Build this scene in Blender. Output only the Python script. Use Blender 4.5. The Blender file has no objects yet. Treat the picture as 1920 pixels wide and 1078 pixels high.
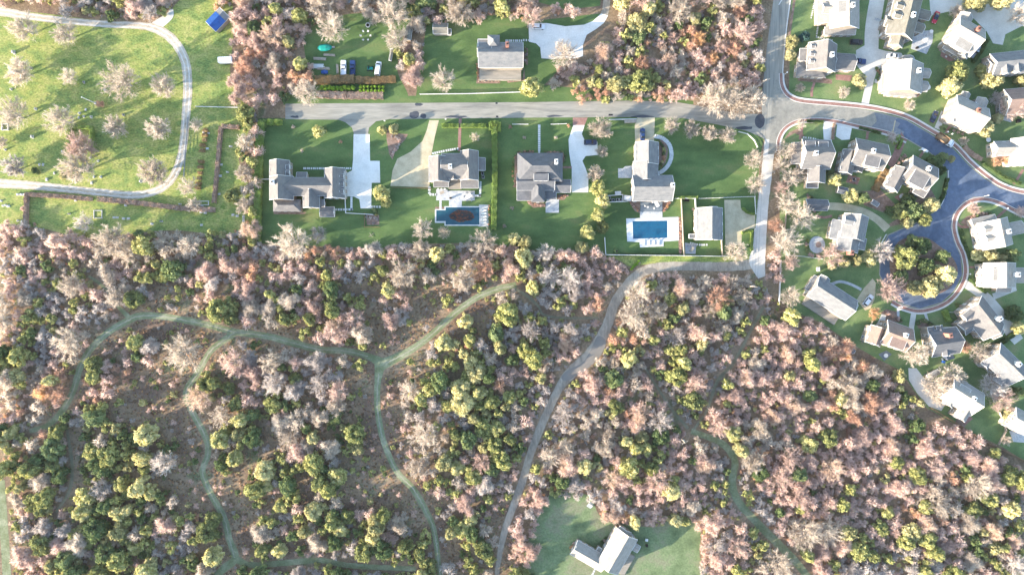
import bpy, bmesh, math, random
import numpy as np
from mathutils import Vector, Matrix
from mathutils.geometry import tessellate_polygon
R_ = math.radians
sc = bpy.context.scene
COL = sc.collection
H = 256.0                                   # height of the drone
# ---------------------------------------------------------------- camera
cam = bpy.data.cameras.new('drone_camera'); cam.lens = 24.0; cam.sensor_width = 36.0
cam.clip_start = 1.0; cam.clip_end = 9000.0
co = bpy.data.objects.new('drone_camera', cam); COL.objects.link(co)
co.location = (0, 0, H); co.rotation_euler = (0, 0, 0); sc.camera = co
# ---------------------------------------------------------------- sky, sun, exposure
EL = R_(13.0); AZ = math.atan2(-0.92, -0.39)
w = bpy.data.worlds.new("World"); sc.world = w; w.use_nodes = True
nt = w.node_tree; bg = nt.nodes['Background']
sky = nt.nodes.new('ShaderNodeTexSky'); sky.sky_type = 'NISHITA'; sky.sun_disc = False
sky.sun_elevation = EL; sky.sun_rotation = AZ % (2*math.pi); sky.air_density = 1.0; sky.dust_density = 0.8; sky.ozone_density = 1.2
nt.links.new(sky.outputs[0], bg.inputs[0]); bg.inputs[1].default_value = 0.15
sl = bpy.data.lights.new('sun', 'SUN'); sl.energy = 4.2; sl.angle = R_(0.5); sl.color = (1.0, 0.86, 0.70)
so = bpy.data.objects.new('sun', sl); COL.objects.link(so)
d = Vector((math.cos(EL)*0.92, math.cos(EL)*0.39, -math.sin(EL)))
so.rotation_euler = d.to_track_quat('-Z', 'Y').to_euler(); so.location = (-200, -90, 120)
sc.view_settings.view_transform = 'Standard'; sc.view_settings.look = 'None'
sc.view_settings.gamma = 1.0; sc.view_settings.exposure = 2.27
rng = random.Random(7); nr = np.random.default_rng(11)

# ---------------------------------------------------------------- helpers
def P(px, py, z=0.0):
    s = 0.2*(H-z)/H
    return Vector(((px-960)*s, (539-py)*s, z))
def lin(h):
    h = h.lstrip('#'); o = []
    for i in (0, 2, 4):
        c = int(h[i:i+2], 16)/255
        o.append(c/12.92 if c <= .04045 else ((c+.055)/1.055)**2.4)
    return (*o, 1.0)
def N(nt, t, **kw):
    n = nt.nodes.new(t)
    for k, v in kw.items():
        if k in n.inputs: n.inputs[k].default_value = v
        else: setattr(n, k, v)
    return n
def mat(name, cols, scale=.3, fine=3.0, famt=.35, rough=.9, rnd=0.0, spec=.15, metallic=0.0, dist=0.0, stretch=None, gain=1.0, thin=0.0):
    """procedural colour: broad noise through a colour ramp, multiplied by a fine grain; rnd mixes in a per-object shift"""
    m = bpy.data.materials.new(name); m.use_nodes = True
    nt = m.node_tree; b = nt.nodes['Principled BSDF']
    b.inputs['Roughness'].default_value = rough; b.inputs['Metallic'].default_value = metallic
    b.inputs['Specular IOR Level'].default_value = spec
    g = N(nt, 'ShaderNodeNewGeometry'); vec = g.outputs['Position']
    if stretch:
        mp = N(nt, 'ShaderNodeMapping'); mp.inputs['Scale'].default_value = stretch
        nt.links.new(vec, mp.inputs[0]); vec = mp.outputs[0]
    n1 = N(nt, 'ShaderNodeTexNoise', Scale=scale, Detail=5.0, Roughness=.62, Distortion=dist)
    nt.links.new(vec, n1.inputs['Vector'])
    f = n1.outputs[0]
    if rnd:
        oi = N(nt, 'ShaderNodeObjectInfo')
        mm = N(nt, 'ShaderNodeMath', operation='MULTIPLY_ADD'); nt.links.new(oi.outputs['Random'], mm.inputs[0])
        mm.inputs[1].default_value = rnd
        m3 = N(nt, 'ShaderNodeMath', operation='ADD'); m3.inputs[1].default_value = -rnd*.5
        nt.links.new(f, m3.inputs[0]); nt.links.new(m3.outputs[0], mm.inputs[2]); f = mm.outputs[0]
    r = N(nt, 'ShaderNodeValToRGB'); e = r.color_ramp.elements
    k = len(cols)
    while len(e) < k: e.new(.5)
    for i, c in enumerate(cols):
        e[i].position = .32+.36*(i/(k-1) if k > 1 else 0); e[i].color = lin(c)
    if k == 1: e[1].color = lin(cols[0])
    nt.links.new(f, r.inputs[0])
    n2 = N(nt, 'ShaderNodeTexNoise', Scale=fine, Detail=3.0, Roughness=.7); nt.links.new(vec, n2.inputs['Vector'])
    mr = N(nt, 'ShaderNodeMapRange'); mr.inputs['From Min'].default_value = .25; mr.inputs['From Max'].default_value = .75
    mr.inputs['To Min'].default_value = (1-famt)*gain; mr.inputs['To Max'].default_value = (1+famt)*gain
    nt.links.new(n2.outputs[0], mr.inputs['Value'])
    mx = N(nt, 'ShaderNodeVectorMath', operation='SCALE')
    nt.links.new(r.outputs[0], mx.inputs[0]); nt.links.new(mr.outputs[0], mx.inputs['Scale'])
    nt.links.new(mx.outputs[0], b.inputs['Base Color'])
    if thin:                                # thin leaves and twigs let part of the light through
        tl = N(nt, 'ShaderNodeBsdfTranslucent'); nt.links.new(mx.outputs[0], tl.inputs['Color'])
        ms = N(nt, 'ShaderNodeMixShader'); ms.inputs[0].default_value = thin
        nt.links.new(b.outputs[0], ms.inputs[1]); nt.links.new(tl.outputs[0], ms.inputs[2])
        nt.links.new(ms.outputs[0], nt.nodes['Material Output'].inputs['Surface'])
    return m
class MB:
    def __init__(s): s.v = []; s.f = []; s.m = []
    def add(s, vs, fs, mi=0):
        o = len(s.v); s.v += [tuple(v) for v in vs]
        for f in fs: s.f.append([i+o for i in f]); s.m.append(mi)
        return s
    def box(s, c, d, rz=0, mi=0, taper=1.0, M=None):
        x, y, z = d[0]/2, d[1]/2, d[2]/2; t = taper
        vs = [(-x,-y,-z),(x,-y,-z),(x,y,-z),(-x,y,-z),(-x*t,-y*t,z),(x*t,-y*t,z),(x*t,y*t,z),(-x*t,y*t,z)]
        cz, sz = math.cos(rz), math.sin(rz)
        vs = [(c[0]+a*cz-b*sz, c[1]+a*sz+b*cz, c[2]+e) for a, b, e in vs]
        if M: vs = [M @ Vector(v) for v in vs]
        return s.add(vs, [(3,2,1,0),(4,5,6,7),(0,1,5,4),(1,2,6,5),(2,3,7,6),(3,0,4,7)], mi)
    def prism(s, pts, axis_vec, mi=0):
        n = len(pts); a = Vector(axis_vec); vs = [Vector(p) for p in pts]+[Vector(p)+a for p in pts]
        fs = [list(range(n))[::-1], list(range(n, 2*n))]+[(i, (i+1) % n, (i+1) % n+n, i+n) for i in range(n)]
        return s.add(vs, fs, mi)
    def tube(s, a, b, r0, r1=None, n=8, mi=0, cap=True):
        a, b = Vector(a), Vector(b); r1 = r0 if r1 is None else r1
        q = (b-a).to_track_quat('Z', 'Y'); vs = []
        for p, r in ((a, r0), (b, r1)):
            for i in range(n):
                t = 2*math.pi*i/n; vs.append(p+q @ Vector((r*math.cos(t), r*math.sin(t), 0)))
        fs = [(i, (i+1) % n, (i+1) % n+n, i+n) for i in range(n)]
        if cap: fs += [list(range(n))[::-1], list(range(n, 2*n))]
        return s.add(vs, fs, mi)
    def lathe(s, c, prof, n=14, mi=0):
        vs = []; k = len(prof)
        for r, z in prof:
            for i in range(n):
                t = 2*math.pi*i/n; vs.append((c[0]+r*math.cos(t), c[1]+r*math.sin(t), c[2]+z))
        fs = [(j*n+i, j*n+(i+1) % n, (j+1)*n+(i+1) % n, (j+1)*n+i) for j in range(k-1) for i in range(n)]
        fs += [list(range(n))[::-1], list(range((k-1)*n, k*n))]
        return s.add(vs, fs, mi)
    def build(s, name, mats, parent=None, bevel=0, smooth=False):
        me = bpy.data.meshes.new(name); me.from_pydata(s.v, [], s.f); me.update()
        for m in (mats if isinstance(mats, (list, tuple)) else [mats]): me.materials.append(m)
        me.polygons.foreach_set('material_index', s.m)
        if smooth: me.polygons.foreach_set('use_smooth', [True]*len(s.f))
        o = bpy.data.objects.new(name, me); COL.objects.link(o)
        if parent: o.parent = parent
        if bevel:
            bm = bmesh.new(); bm.from_mesh(me)
            bmesh.ops.bevel(bm, geom=bm.edges[:], offset=bevel, segments=2, affect='EDGES'); bm.to_mesh(me); bm.free()
        return o
def tri_mesh(name, V, m):
    """V: (n,3,3) loose triangles"""
    V = np.asarray(V, dtype=np.float32); n = len(V); me = bpy.data.meshes.new(name)
    me.vertices.add(n*3); me.vertices.foreach_set('co', V.reshape(-1))
    me.loops.add(n*3); me.loops.foreach_set('vertex_index', np.arange(n*3, dtype=np.int32))
    me.polygons.add(n); me.polygons.foreach_set('loop_start', np.arange(0, n*3, 3, dtype=np.int32))
    me.polygons.foreach_set('loop_total', np.full(n, 3, dtype=np.int32))
    me.update(calc_edges=True); me.materials.append(m); return me
def tag(o, label, cat, group=None):
    o['label'] = label; o['category'] = cat
    if group: o['group'] = group
    return o
def thing(name, label, cat, loc=(0, 0, 0), rotz=0, group=None):
    o = bpy.data.objects.new(name, None); COL.objects.link(o); o.empty_display_size = .5
    o.location = loc; o.rotation_euler = (0, 0, rotz); return tag(o, label, cat, group)
def child(name, me, parent, loc=(0, 0, 0), rot=(0, 0, 0), scale=(1, 1, 1)):
    o = bpy.data.objects.new(name, me); COL.objects.link(o); o.parent = parent
    o.location = loc; o.rotation_euler = rot; o.scale = scale; return o
def dup(root, loc, rotz, label, group=None, scale=None):
    r = root.copy(); COL.objects.link(r); r.location = loc; r.rotation_euler = (0, 0, rotz); r['label'] = label
    if scale: r.scale = scale
    if group: r['group'] = group
    for ch in list(root.children):
        c = ch.copy(); COL.objects.link(c); c.parent = r
        for g in ch.children:
            e = g.copy(); COL.objects.link(e); e.parent = c
    return r
def spline(pts, step=3.0, closed=False):
    """Catmull-Rom through tuples of any length"""
    p = [np.array(q, float) for q in pts]; out = []; n = len(p)
    rngi = range(n if closed else n-1)
    for i in rngi:
        a = p[(i-1) % n] if (closed or i > 0) else 2*p[0]-p[1]
        b = p[i]; c = p[(i+1) % n]
        d_ = p[(i+2) % n] if (closed or i < n-2) else 2*p[-1]-p[-2]
        k = max(2, int(np.hypot(*(c-b)[:2])/step))
        for j in range(k):
            t = j/k
            out.append(.5*((2*b)+(-a+c)*t+(2*a-5*b+4*c-d_)*t*t+(-a+3*b-3*c+d_)*t**3))
    if not closed: out.append(p[-1])
    return out
def sheet(name, pts, z, m, smooth=False, h=0, label=None):
    """a ground sheet (or, with h, a raised slab) from a pixel outline"""
    if smooth: pts = [tuple(q[:2]) for q in spline(pts, 4, True)]
    v = [P(x, y) for x, y in pts]; n = len(v)
    tr = tessellate_polygon([v]); mb = MB()
    V = [(q.x, q.y, z) for q in v]; F = []
    for t in tr:
        a, b, c = (v[i] for i in t)
        F.append(t if (b-a).cross(c-a).z > 0 else (t[0], t[2], t[1]))
    mb.add(V, F)
    if h:
        mb.add(V+[(q.x, q.y, z-h) for q in v], [(i, (i+1) % n, (i+1) % n+n, i+n) for i in range(n)])
    o = mb.build(name, m); o['kind'] = 'structure'
    if label: o['label'] = label
    return o
RIB = []                                    # every path, remembered so that trees keep off it
def ribbon(name, pts, z, m, h=0, off=0.0, wd=None, keep=True, wob=0.0):
    s = spline(pts, 3.0); n = len(s); xy = np.array([[q[0], q[1]] for q in s])
    ww = np.array([q[2] if len(q) > 2 else wd for q in s])
    if wob: ww = ww*(1+wob*np.sin(np.arange(n)*.9+nr.random()*6)*nr.random(n)); xy = xy+nr.normal(0, wob*1.5, xy.shape)
    t = np.gradient(xy, axis=0); t /= np.maximum(1e-6, np.hypot(t[:, 0], t[:, 1]))[:, None]
    nn = np.stack([-t[:, 1], t[:, 0]], 1)
    A = xy+nn*(off+ww/2)[:, None]; B = xy+nn*(off-ww/2)[:, None]
    mb = MB(); a = [P(*q) for q in A]; b = [P(*q) for q in B]
    V = [(q.x, q.y, z) for q in a]+[(q.x, q.y, z) for q in b]
    F = [(i, i+1, i+1+n, i+n) for i in range(n-1)]
    mb.add(V, F)
    if h:
        for L, flip in ((a, 0), (b, 1)):
            mb.add([(q.x, q.y, z) for q in L]+[(q.x, q.y, z-h) for q in L], [(i, i+n, i+1+n, i+1) if not flip else (i, i+1, i+1+n, i+n) for i in range(n-1)])
    o = mb.build(name, m); o['kind'] = 'structure'
    bm = bmesh.new(); bm.from_mesh(o.data)
    for f in bm.faces:
        if abs(f.normal.z) > .5 and f.normal.z < 0: f.normal_flip()
    bm.to_mesh(o.data); bm.free()
    if keep: RIB.append((xy, ww/2))
    return o
def lib_circle(cx, cy, rx, ry=None, n=28):
    ry = ry or rx
    return [(cx+rx*math.cos(2*math.pi*i/n), cy+ry*math.sin(2*math.pi*i/n)) for i in range(n)]

# ---------------------------------------------------------------- materials
M = {}
M['floor'] = mat('leaf_litter', ['5b4b40', '6b5a4c', '74644f', '82705d', '606248'], .09, 1.3, .5, dist=.6, gain=1.15)
M['lawn'] = mat('mown_lawn', ['3f5431', '4a6038', '576c40', '676f47'], .07, 1.8, .24, stretch=(.8, 1.8, 1), gain=1.02)
M['clearing'] = mat('rough_clearing_grass', ['4f5e44', '5d6c4b', '6b7a57', '767860', '616e4e'], .1, 1.4, .28, gain=1.05)
M['lawn2'] = mat('village_lawn', ['445536', '50623e', '5d6c46', '6c6e4e'], .12, 2.5, .25, gain=1.4)
M['meadow'] = mat('cemetery_grass', ['5f723a', '708249', '848d4c', '97975c', '697d3e'], .16, 1.3, .6, stretch=(1, 1.5, 1), gain=0.95)
M['trail'] = mat('mown_trail_grass', ['60684a', '6d7556', '7c8266', '92937a'], .22, 1.6, .32, gain=1.02)
M['dirt'] = mat('packed_sandy_dirt', ['7c756b', '8d8579', 'a0988a', '958b7d'], .2, 1.6, .2, stretch=(1, .35, 1))
M['track'] = mat('sandy_track', ['a39886', 'b4a895', 'c0b6a6', '9b9180'], .25, 1.6, .2, gain=0.9)
M['asphalt'] = mat('old_asphalt', ['78776f', '84827a', '8f8c82', '7b7a73'], .06, .9, .2, rough=.95, dist=.8, gain=1.0)
M['asphalt_shade'] = mat('dark_shade_blue_asphalt', ['485466', '515d6e', '5c687a', '4c586a'], .08, .8, .2, rough=.9, dist=.8, gain=1.1)  # dark asphalt, with the blue of its shade mixed into the colour
M['asphalt_ns'] = mat('worn_road_lengthwise', ['6f6e68', '84827a', '959288', '77766f'], .5, 1.6, .16, rough=.95, stretch=(1, .05, 1), gain=1.0)
M['asphalt_ew'] = mat('worn_road_crosswise', ['72716a', '84827a', '928f85', '7a7972'], .35, 1.4, .18, rough=.95, stretch=(.12, 1, 1), dist=.5, gain=1.0)
M['asphalt_mid'] = mat('mid_toned_asphalt', ['666b70', '70757a', '7a7f84'], .08, .8, .2, rough=.9, dist=.8, gain=1.05)  # tone between the old asphalt and the one tinted with shade
M['shell'] = mat('white_shell_drive', ['c0bdb6', 'ccc9c2', 'd2cfc9'], .25, 2.0, .08, gain=1.1)
M['gravel'] = mat('pea_gravel', ['a3987e', 'b2a78c', 'bfb498'], .35, 3.0, .15)
M['gravelw'] = mat('pale_lane_gravel', ['b3b0a8', 'c0bcb3', 'cac7bf'], .2, 2.0, .1)
M['brick'] = mat('brick_pavement', ['826259', '8e6e65', '99796f'], .6, 4.0, .2)
M['kerb'] = mat('granite_kerb', ['bdbab4', 'cbc8c2'], .8, 4.0, .1)
M['mulch'] = mat('bark_mulch', ['665348', '776357', '887468'], .8, 4.0, .3, gain=1.2)
M['stone'] = mat('bluestone_paving', ['94989c', 'a5a8aa', 'b5b6b4', '8a9096'], .8, 2.0, .15)
M['coping'] = mat('pool_coping', ['b6b8b8', 'c4c5c4', 'cfcfcc'], .6, 2.0, .08)
M['deck'] = mat('weathered_deck', ['7d786f', '8e887d', '9a9388'], .5, 3.0, .2, stretch=(.4, 4, 1))
M['deckdark'] = mat('painted_deck', ['5d6770', '68727a', '727a80'], .6, 3.0, .12)
M['white'] = mat('white_paint', ['d9d8d4', 'e2e1de'], .5, 4.0, .04, rough=.6, gain=0.85)
M['shingle'] = mat('cedar_shingle_wall', ['837a6f', '93897d', 'a2978a'], .6, 3.0, .18, stretch=(1, 1, 4))
M['glass'] = mat('window_glass', ['20272e', '2b333b'], .5, 2.0, .1, rough=.12, spec=.5)
for k, c, gq in (('tan', ['878686', '949291', 'a19e9b'], .5), ('grey', ['7f8285', '8e9092', '9b9b9b'], .6), ('pale', ['b5b0a8', 'c2bdb5', 'cdc9c1'], .5),
                 ('dark', ['66696d', '73757a', '7e8083'], .62), ('pink', ['9a857a', 'a99287', 'b29c90'], .55), ('olive', ['88867e', '979489', 'a3a097'], .52)):
    M['roof_'+k] = mat('roof_shingles_'+k, c, .5, 2.6, .2, stretch=(1, 1, 3), gain=gq)
M['chim'] = mat('white_chimney', ['d4d1ca', 'dedbd5'], .8, 4.0, .1)
M['chimb'] = mat('brick_chimney', ['8a6256', '9a7266'], 1.5, 5.0, .2)
M['dark'] = mat('dark_opening', ['1c1b1a', '262422'], 1, 4, .2)
M['black'] = mat('black_rubber', ['1b1b1c', '242425'], 2, 6, .2, rough=.7)
M['wood'] = mat('weathered_timber', ['8a8073', '9b9082', 'aca193'], 1.2, 5.0, .2)
M['brownwood'] = mat('brown_timber', ['6f5846', '80674f', '8c7359'], 1.2, 5.0, .2)
M['marble'] = mat('pale_gravestone', ['c2c0bb', 'd2d0cb', 'b5b3ae'], 1.5, 5.0, .12, gain=0.75)
M['slate'] = mat('dark_gravestone', ['5e6066', '707277'], 1.5, 5.0, .15)
M['metal'] = mat('galvanised_metal', ['8d9092', '9c9fa1'], 1, 5, .1, rough=.45, metallic=.6)
M['cushion'] = mat('white_cushion', ['dad8d2', 'e4e2dd'], 2, 6, .05)
M['blue'] = mat('blue_tarpaulin', ['1d427c', '244c88', '2b5591'], .8, 3, .1, rough=.5)
M['teal'] = mat('teal_cover', ['157a70', '1c877b'], 1, 4, .12, rough=.5)
M['hedge'] = mat('hedge_leaves', ['66783a', '748649', '86955a'], .5, 3.0, .35, thin=0.3, gain=1.45)
M['hedged'] = mat('dark_hedge_leaves', ['4c6038', '586c42', '667a4e'], .5, 3.0, .35, thin=0.3)
M['hedgeb'] = mat('brown_hedge_twigs', ['97806f', 'a99280', 'b8a190'], .8, 3.0, .35)
M['grassy'] = mat('tawny_ornamental_grass', ['97805c', 'a88f69', 'b59c76'], 1.0, 3.0, .3, thin=0.4)
M['bark'] = mat('grey_bark', ['7d736a', '8e847a', '9b9188'], 1.5, 5.0, .2)
M['barkp'] = mat('pale_bark', ['a79c90', 'b5aa9e', 'bfb5aa'], 1.5, 5.0, .15)
# twig and leaf colours
M['t_pale'] = mat('pale_twigs', ['b3a89c', 'c2b7ab', 'cdc3b7'], .25, 2.0, .14, rnd=.35, thin=0.45, gain=1.1)
M['t_pink'] = mat('pinkish_twigs', ['a8948c', 'b7a299', 'c4b0a7', 'b8a494'], .2, 2.0, .16, rnd=.45, thin=0.45, gain=1.35)
M['t_grey'] = mat('grey_twigs', ['99928f', 'a8a19d', 'b5aea9'], .2, 2.0, .16, rnd=.4, thin=0.45, gain=1.4)
M['t_rust'] = mat('russet_twigs', ['a68877', 'b69684', 'c3a58f', 'c0a07a'], .25, 2.0, .2, rnd=.5, thin=0.45, gain=1.3)
M['l_olive'] = mat('olive_foliage', ['666b46', '828452', '9c9968', 'afa87e'], .75, 2.6, .25, rnd=.45, thin=0.35, gain=1.6)
M['l_dark'] = mat('dark_green_foliage', ['4c5a3a', '5b6844', '707a54'], .75, 2.6, .25, rnd=.4, thin=0.35, gain=1.6)
M['l_yel'] = mat('yellow_green_foliage', ['98946a', 'a8a376', 'b6b086'], .25, 2.2, .2, rnd=.4, thin=0.35, gain=1.2)
M['l_spring'] = mat('bright_green_foliage', ['6f8f34', '82a03e', '96ae4c'], .6, 2.2, .2, gain=1.3, thin=.35)
M['l_blue'] = mat('blue_green_foliage', ['4a6a64', '567770'], .4, 2.2, .2, thin=0.35)
M['hedge_core'] = M['hedge']
M['heath'] = mat('heath_scrub', ['6f5a4a', '806a56', '907a62', '7a7250'], .12, 2.0, .3, thin=0.4, gain=1.3)
# ---------------------------------------------------------------- tree prototypes (unit: crown radius 1)
def unit(v): return v/np.maximum(1e-9, np.linalg.norm(v, axis=-1, keepdims=True))
def blades(A, D, L, W, r):
    """one thin tapering triangle per twig: base at A, direction D, length L, width W"""
    n = len(A); q = unit(np.cross(D, r.normal(size=(n, 3))))
    L = np.broadcast_to(L, (n,))[:, None]; W = np.broadcast_to(W, (n,))[:, None]
    return np.stack([A-q*W/2, A+q*W/2, A+D*L], 1)
def bez(a, b, c, t): return ((1-t)**2)[:, None]*a+(2*t*(1-t))[:, None]*b+(t**2)[:, None]*c
def cone_strip(mb, pts, r0, r1, n=5):
    for i in range(len(pts)-1):
        a = r0+(r1-r0)*i/(len(pts)-1); b = r0+(r1-r0)*(i+1)/(len(pts)-1)
        mb.tube(pts[i], pts[i+1], a, b, n, cap=False)
def make_bare(seed, hgt=1.7, limbs=11, spread=1.0, subs=8, twigs=16, tw=.013, sw=.026):
    """bare crown: returns (trunk+limbs builder, triangles of branches and twigs)"""
    r = np.random.default_rng(seed); mb = MB(); T = []
    fork = hgt*.24
    cone_strip(mb, [(0, 0, 0), (.015, .01, fork*.5), (0, .02, fork)], .07, .05, 7)
    lead = np.array([r.normal()*.05, r.normal()*.05, hgt*.62])
    ts = np.linspace(0, 1, 6)
    ends = []
    for i in range(limbs+3):
        az = 2*math.pi*(i/limbs)+r.normal()*.22
        e = R_(r.uniform(12, 50)) if i < limbs else R_(r.uniform(60, 88))
        rad = spread*r.uniform(.78, 1.05)
        end = np.array([math.cos(az)*math.cos(e)*rad, math.sin(az)*math.cos(e)*rad, fork+(hgt-fork)*(.28+.72*math.sin(e))*r.uniform(.85, 1.03)])
        st = np.array([0, 0, fork*r.uniform(.75, 1.2)])
        mid = st*.45+end*.55+np.array([0, 0, .14*r.uniform(.2, 1.2)])+r.normal(size=3)*.05
        pts = bez(st, mid, end, ts)
        cone_strip(mb, [tuple(p) for p in pts], .032, .008, 4)
        tt = r.uniform(.28, 1, subs); A = bez(st, mid, end, tt); dl = unit(end-st)
        D = unit(dl*1.0+r.normal(size=(subs, 3))*.55+np.array([0, 0, .18])); L = r.uniform(.26, .46, subs)
        for k in range(2): T.append(blades(A, D, L, sw*(1.15-.5*tt), r))
        m = subs*twigs; ia = np.repeat(np.arange(subs), twigs)
        u = r.uniform(.12, 1.0, m)
        A2 = A[ia]+D[ia]*(L[ia]*u)[:, None]
        D2 = unit(D[ia]+r.normal(size=(m, 3))*.6+np.array([0, 0, .15]))
        T.append(blades(A2, D2, r.uniform(.12, .26, m), tw*r.uniform(.7, 1.3, m), r))
    # the fine outer spray: twigs all round the dome, pointing away from the fork
    n = 700; D = unit(r.normal(size=(n, 3))*np.array([1, 1, .8])+np.array([0, 0, .35])); D[:, 2] = np.abs(D[:, 2])
    q = r.uniform(.42, .86, n)*(1+.1*np.sin(np.arctan2(D[:, 1], D[:, 0])*5+seed))
    A = np.array([0, 0, fork])+D*q[:, None]*np.array([spread, spread, hgt-fork])
    T.append(blades(A, unit(D+r.normal(size=(n, 3))*.28), r.uniform(.14, .3, n), tw*r.uniform(.7, 1.4, n), r))
    return mb, np.concatenate(T)
def make_fuzz(seed, lobes=7, hgt=1.5, n=370, tw=.038):
    """dense brushy crown of a small bare tree: several lobes of fine twigs standing up and out"""
    r = np.random.default_rng(seed); mb = MB(); T = []
    cone_strip(mb, [(0, 0, 0), (.03, 0, hgt*.25)], .06, .045, 6)
    for i in range(lobes):
        az = 2*math.pi*i/max(1, lobes-1)+r.normal()*.35; q = 0 if i == lobes-1 else r.uniform(.38, .62)
        c = np.array([math.cos(az)*q, math.sin(az)*q, hgt*(r.uniform(.34, .52) if q else .6)]); R = r.uniform(.36, .52)
        cone_strip(mb, [(0, 0, hgt*.22), tuple(c*.6+np.array([0, 0, .05])), tuple(c)], .03, .014, 4)
        D = unit(r.normal(size=(n, 3))+np.array([0, 0, .45])); u = r.uniform(.05, .75, n)
        A = c+D*(R*u)[:, None]*np.array([1, 1, 1.1])
        D2 = unit(D+r.normal(size=(n, 3))*.42)
        T.append(blades(A, D2, R*r.uniform(.35, .75, n), tw*r.uniform(.6, 1.4, n), r))
        m = 26; D = unit(r.normal(size=(m, 3))+np.array([0, 0, .5]))
        T.append(blades(np.tile(c, (m, 1)), D, R*r.uniform(.7, 1.15, m), tw*1.5, r))
    return mb, np.concatenate(T)
def make_green(seed, clumps=15, hgt=1.55, n=150, ls=.17, conic=0.0):
    """evergreen crown: uneven clumps of leaf sprays through the crown's volume"""
    r = np.random.default_rng(seed); mb = MB(); T = []
    cone_strip(mb, [(0, 0, 0), (.02, .01, hgt*.5), (0, 0, hgt*.8)], .08, .03, 6)
    for i in range(clumps):
        zf = r.uniform(.22, 1.0); rr = (1-zf*.75) if conic else math.sqrt(max(.05, 1-((zf-.42)/.62)**2))
        az = i*2.4+r.normal()*.4; q = rr*r.uniform(.35, .74)
        c = np.array([math.cos(az)*q, math.sin(az)*q, hgt*zf*.88]); R = r.uniform(.18, .38)*(1-.35*conic*zf)
        cone_strip(mb, [(0, 0, c[2]*.7), tuple(c)], .02, .008, 4)
        D = unit(r.normal(size=(n, 3))+np.array([0, 0, .35])); A = c+D*(R*r.uniform(.35, 1.2, n))[:, None]
        # a leaf spray faces roughly outwards
        a = unit(np.cross(D, r.normal(size=(n, 3)))); b = unit(np.cross(D+r.normal(size=(n, 3))*.9, a))
        s = (ls*r.uniform(.55, 1.25, n))[:, None]
        T.append(np.stack([A-a*s*.5, A+a*s*.5, A+b*s], 1)); T.append(np.stack([A-b*s*.4, A+b*s*.45+a*s*.2, A-a*s*.8], 1))
    return mb, np.concatenate(T)
PROTO = {}
def reg(kind, shapes, mats, bark):
    """mesh data for each shape in each colour"""
    L = []
    for mb, T in shapes:
        tr = mb.build('trunk', M[bark]); trm = tr.data; bpy.data.objects.remove(tr)
        L.append((trm, {k: tri_mesh('crown', T, M[k]) for k in mats}, T))
    PROTO[kind] = L
reg('fan', [make_bare(s, 1.65, 14, 1.0, 10, 24, .017, .028) for s in (1, 2, 3)], ('t_pale', 't_grey', 't_pink', 't_rust'), 'barkp')
reg('round', [make_bare(s, 1.35, 18, .95, 11, 28, .018, .024) for s in (4, 5, 6)], ('t_pale', 't_pink', 't_rust', 't_grey', 'l_yel'), 'barkp')
reg('fuzz', [make_fuzz(s, l, h) for s, l, h in ((11, 7, 1.5), (12, 6, 1.7), (13, 8, 1.35), (14, 5, 1.6), (15, 7, 1.45))], ('t_pale', 't_pink', 't_grey', 't_rust'), 'bark')
reg('green', [make_green(s, c, h) for s, c, h in ((21, 20, 1.5), (22, 25, 1.7), (23, 17, 1.35), (24, 22, 1.55), (25, 19, 1.9))], ('l_olive', 'l_dark', 'l_yel', 'l_blue', 'l_spring'), 'bark')
reg('spruce', [make_green(31, 26, 2.3, 110, .12, 1.0)], ('l_dark', 'l_blue', 'l_olive'), 'bark')
SMALL = {'fuzz': [make_fuzz(s, 5, 1.4, 80, .072)[1] for s in (41, 42, 43, 44)], 'green': [make_green(s, 9, 1.4, 60, .26)[1] for s in (51, 52, 53, 54)]}
TREES = []                                    # (px, py, r px) of everything planted
HT = {'fan': .95, 'round': 1.0, 'fuzz': 1.0, 'green': 1.0, 'spruce': .9}
def plant(name, kind, colour, px, py, r, label, cat, group=None, zf=None, sq=1.0):
    """one tree: px,py is where the middle of its crown shows"""
    trm, cr, T = rng.choice(PROTO[kind]); R = r*.2*.97; s = R
    z = R*.9*(zf or 1.0)
    p = P(px, py, z); p.z = 0
    t = thing(name, label, cat, p, rng.uniform(0, 6.28), group)
    sz = s*(zf or 1.0)*HT[kind]*rng.uniform(.92, 1.1)
    child('trunk', trm, t, scale=(s, s*sq, sz)); child('crown', cr[colour], t, scale=(s, s*sq, sz))
    TREES.append((px, py, r)); return t
STUFF = {}
def stuff_add(key, kind, px, py, r, zf=1.0):
    T = rng.choice(SMALL[kind]); R = r*.2; p = P(px, py, R*.6*zf); a = rng.uniform(0, 6.28)
    c, s_ = math.cos(a)*R, math.sin(a)*R
    m = np.array([[c, -s_, 0], [s_, c, 0], [0, 0, R*zf]], dtype=np.float32)
    STUFF.setdefault(key, []).append(T.astype(np.float32) @ m.T+np.array([p.x, p.y, 0], dtype=np.float32))
M['worn'] = mat('worn_trail_centre', ['7c7f6a', '8b8c78', '9c9a88'], .2, 1.5, .3, gain=1.0)
M['scrubpath'] = mat('trodden_scrub', ['5c5a48', '6a6856', '77735f'], .3, 2, .3, gain=1.3)
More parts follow.
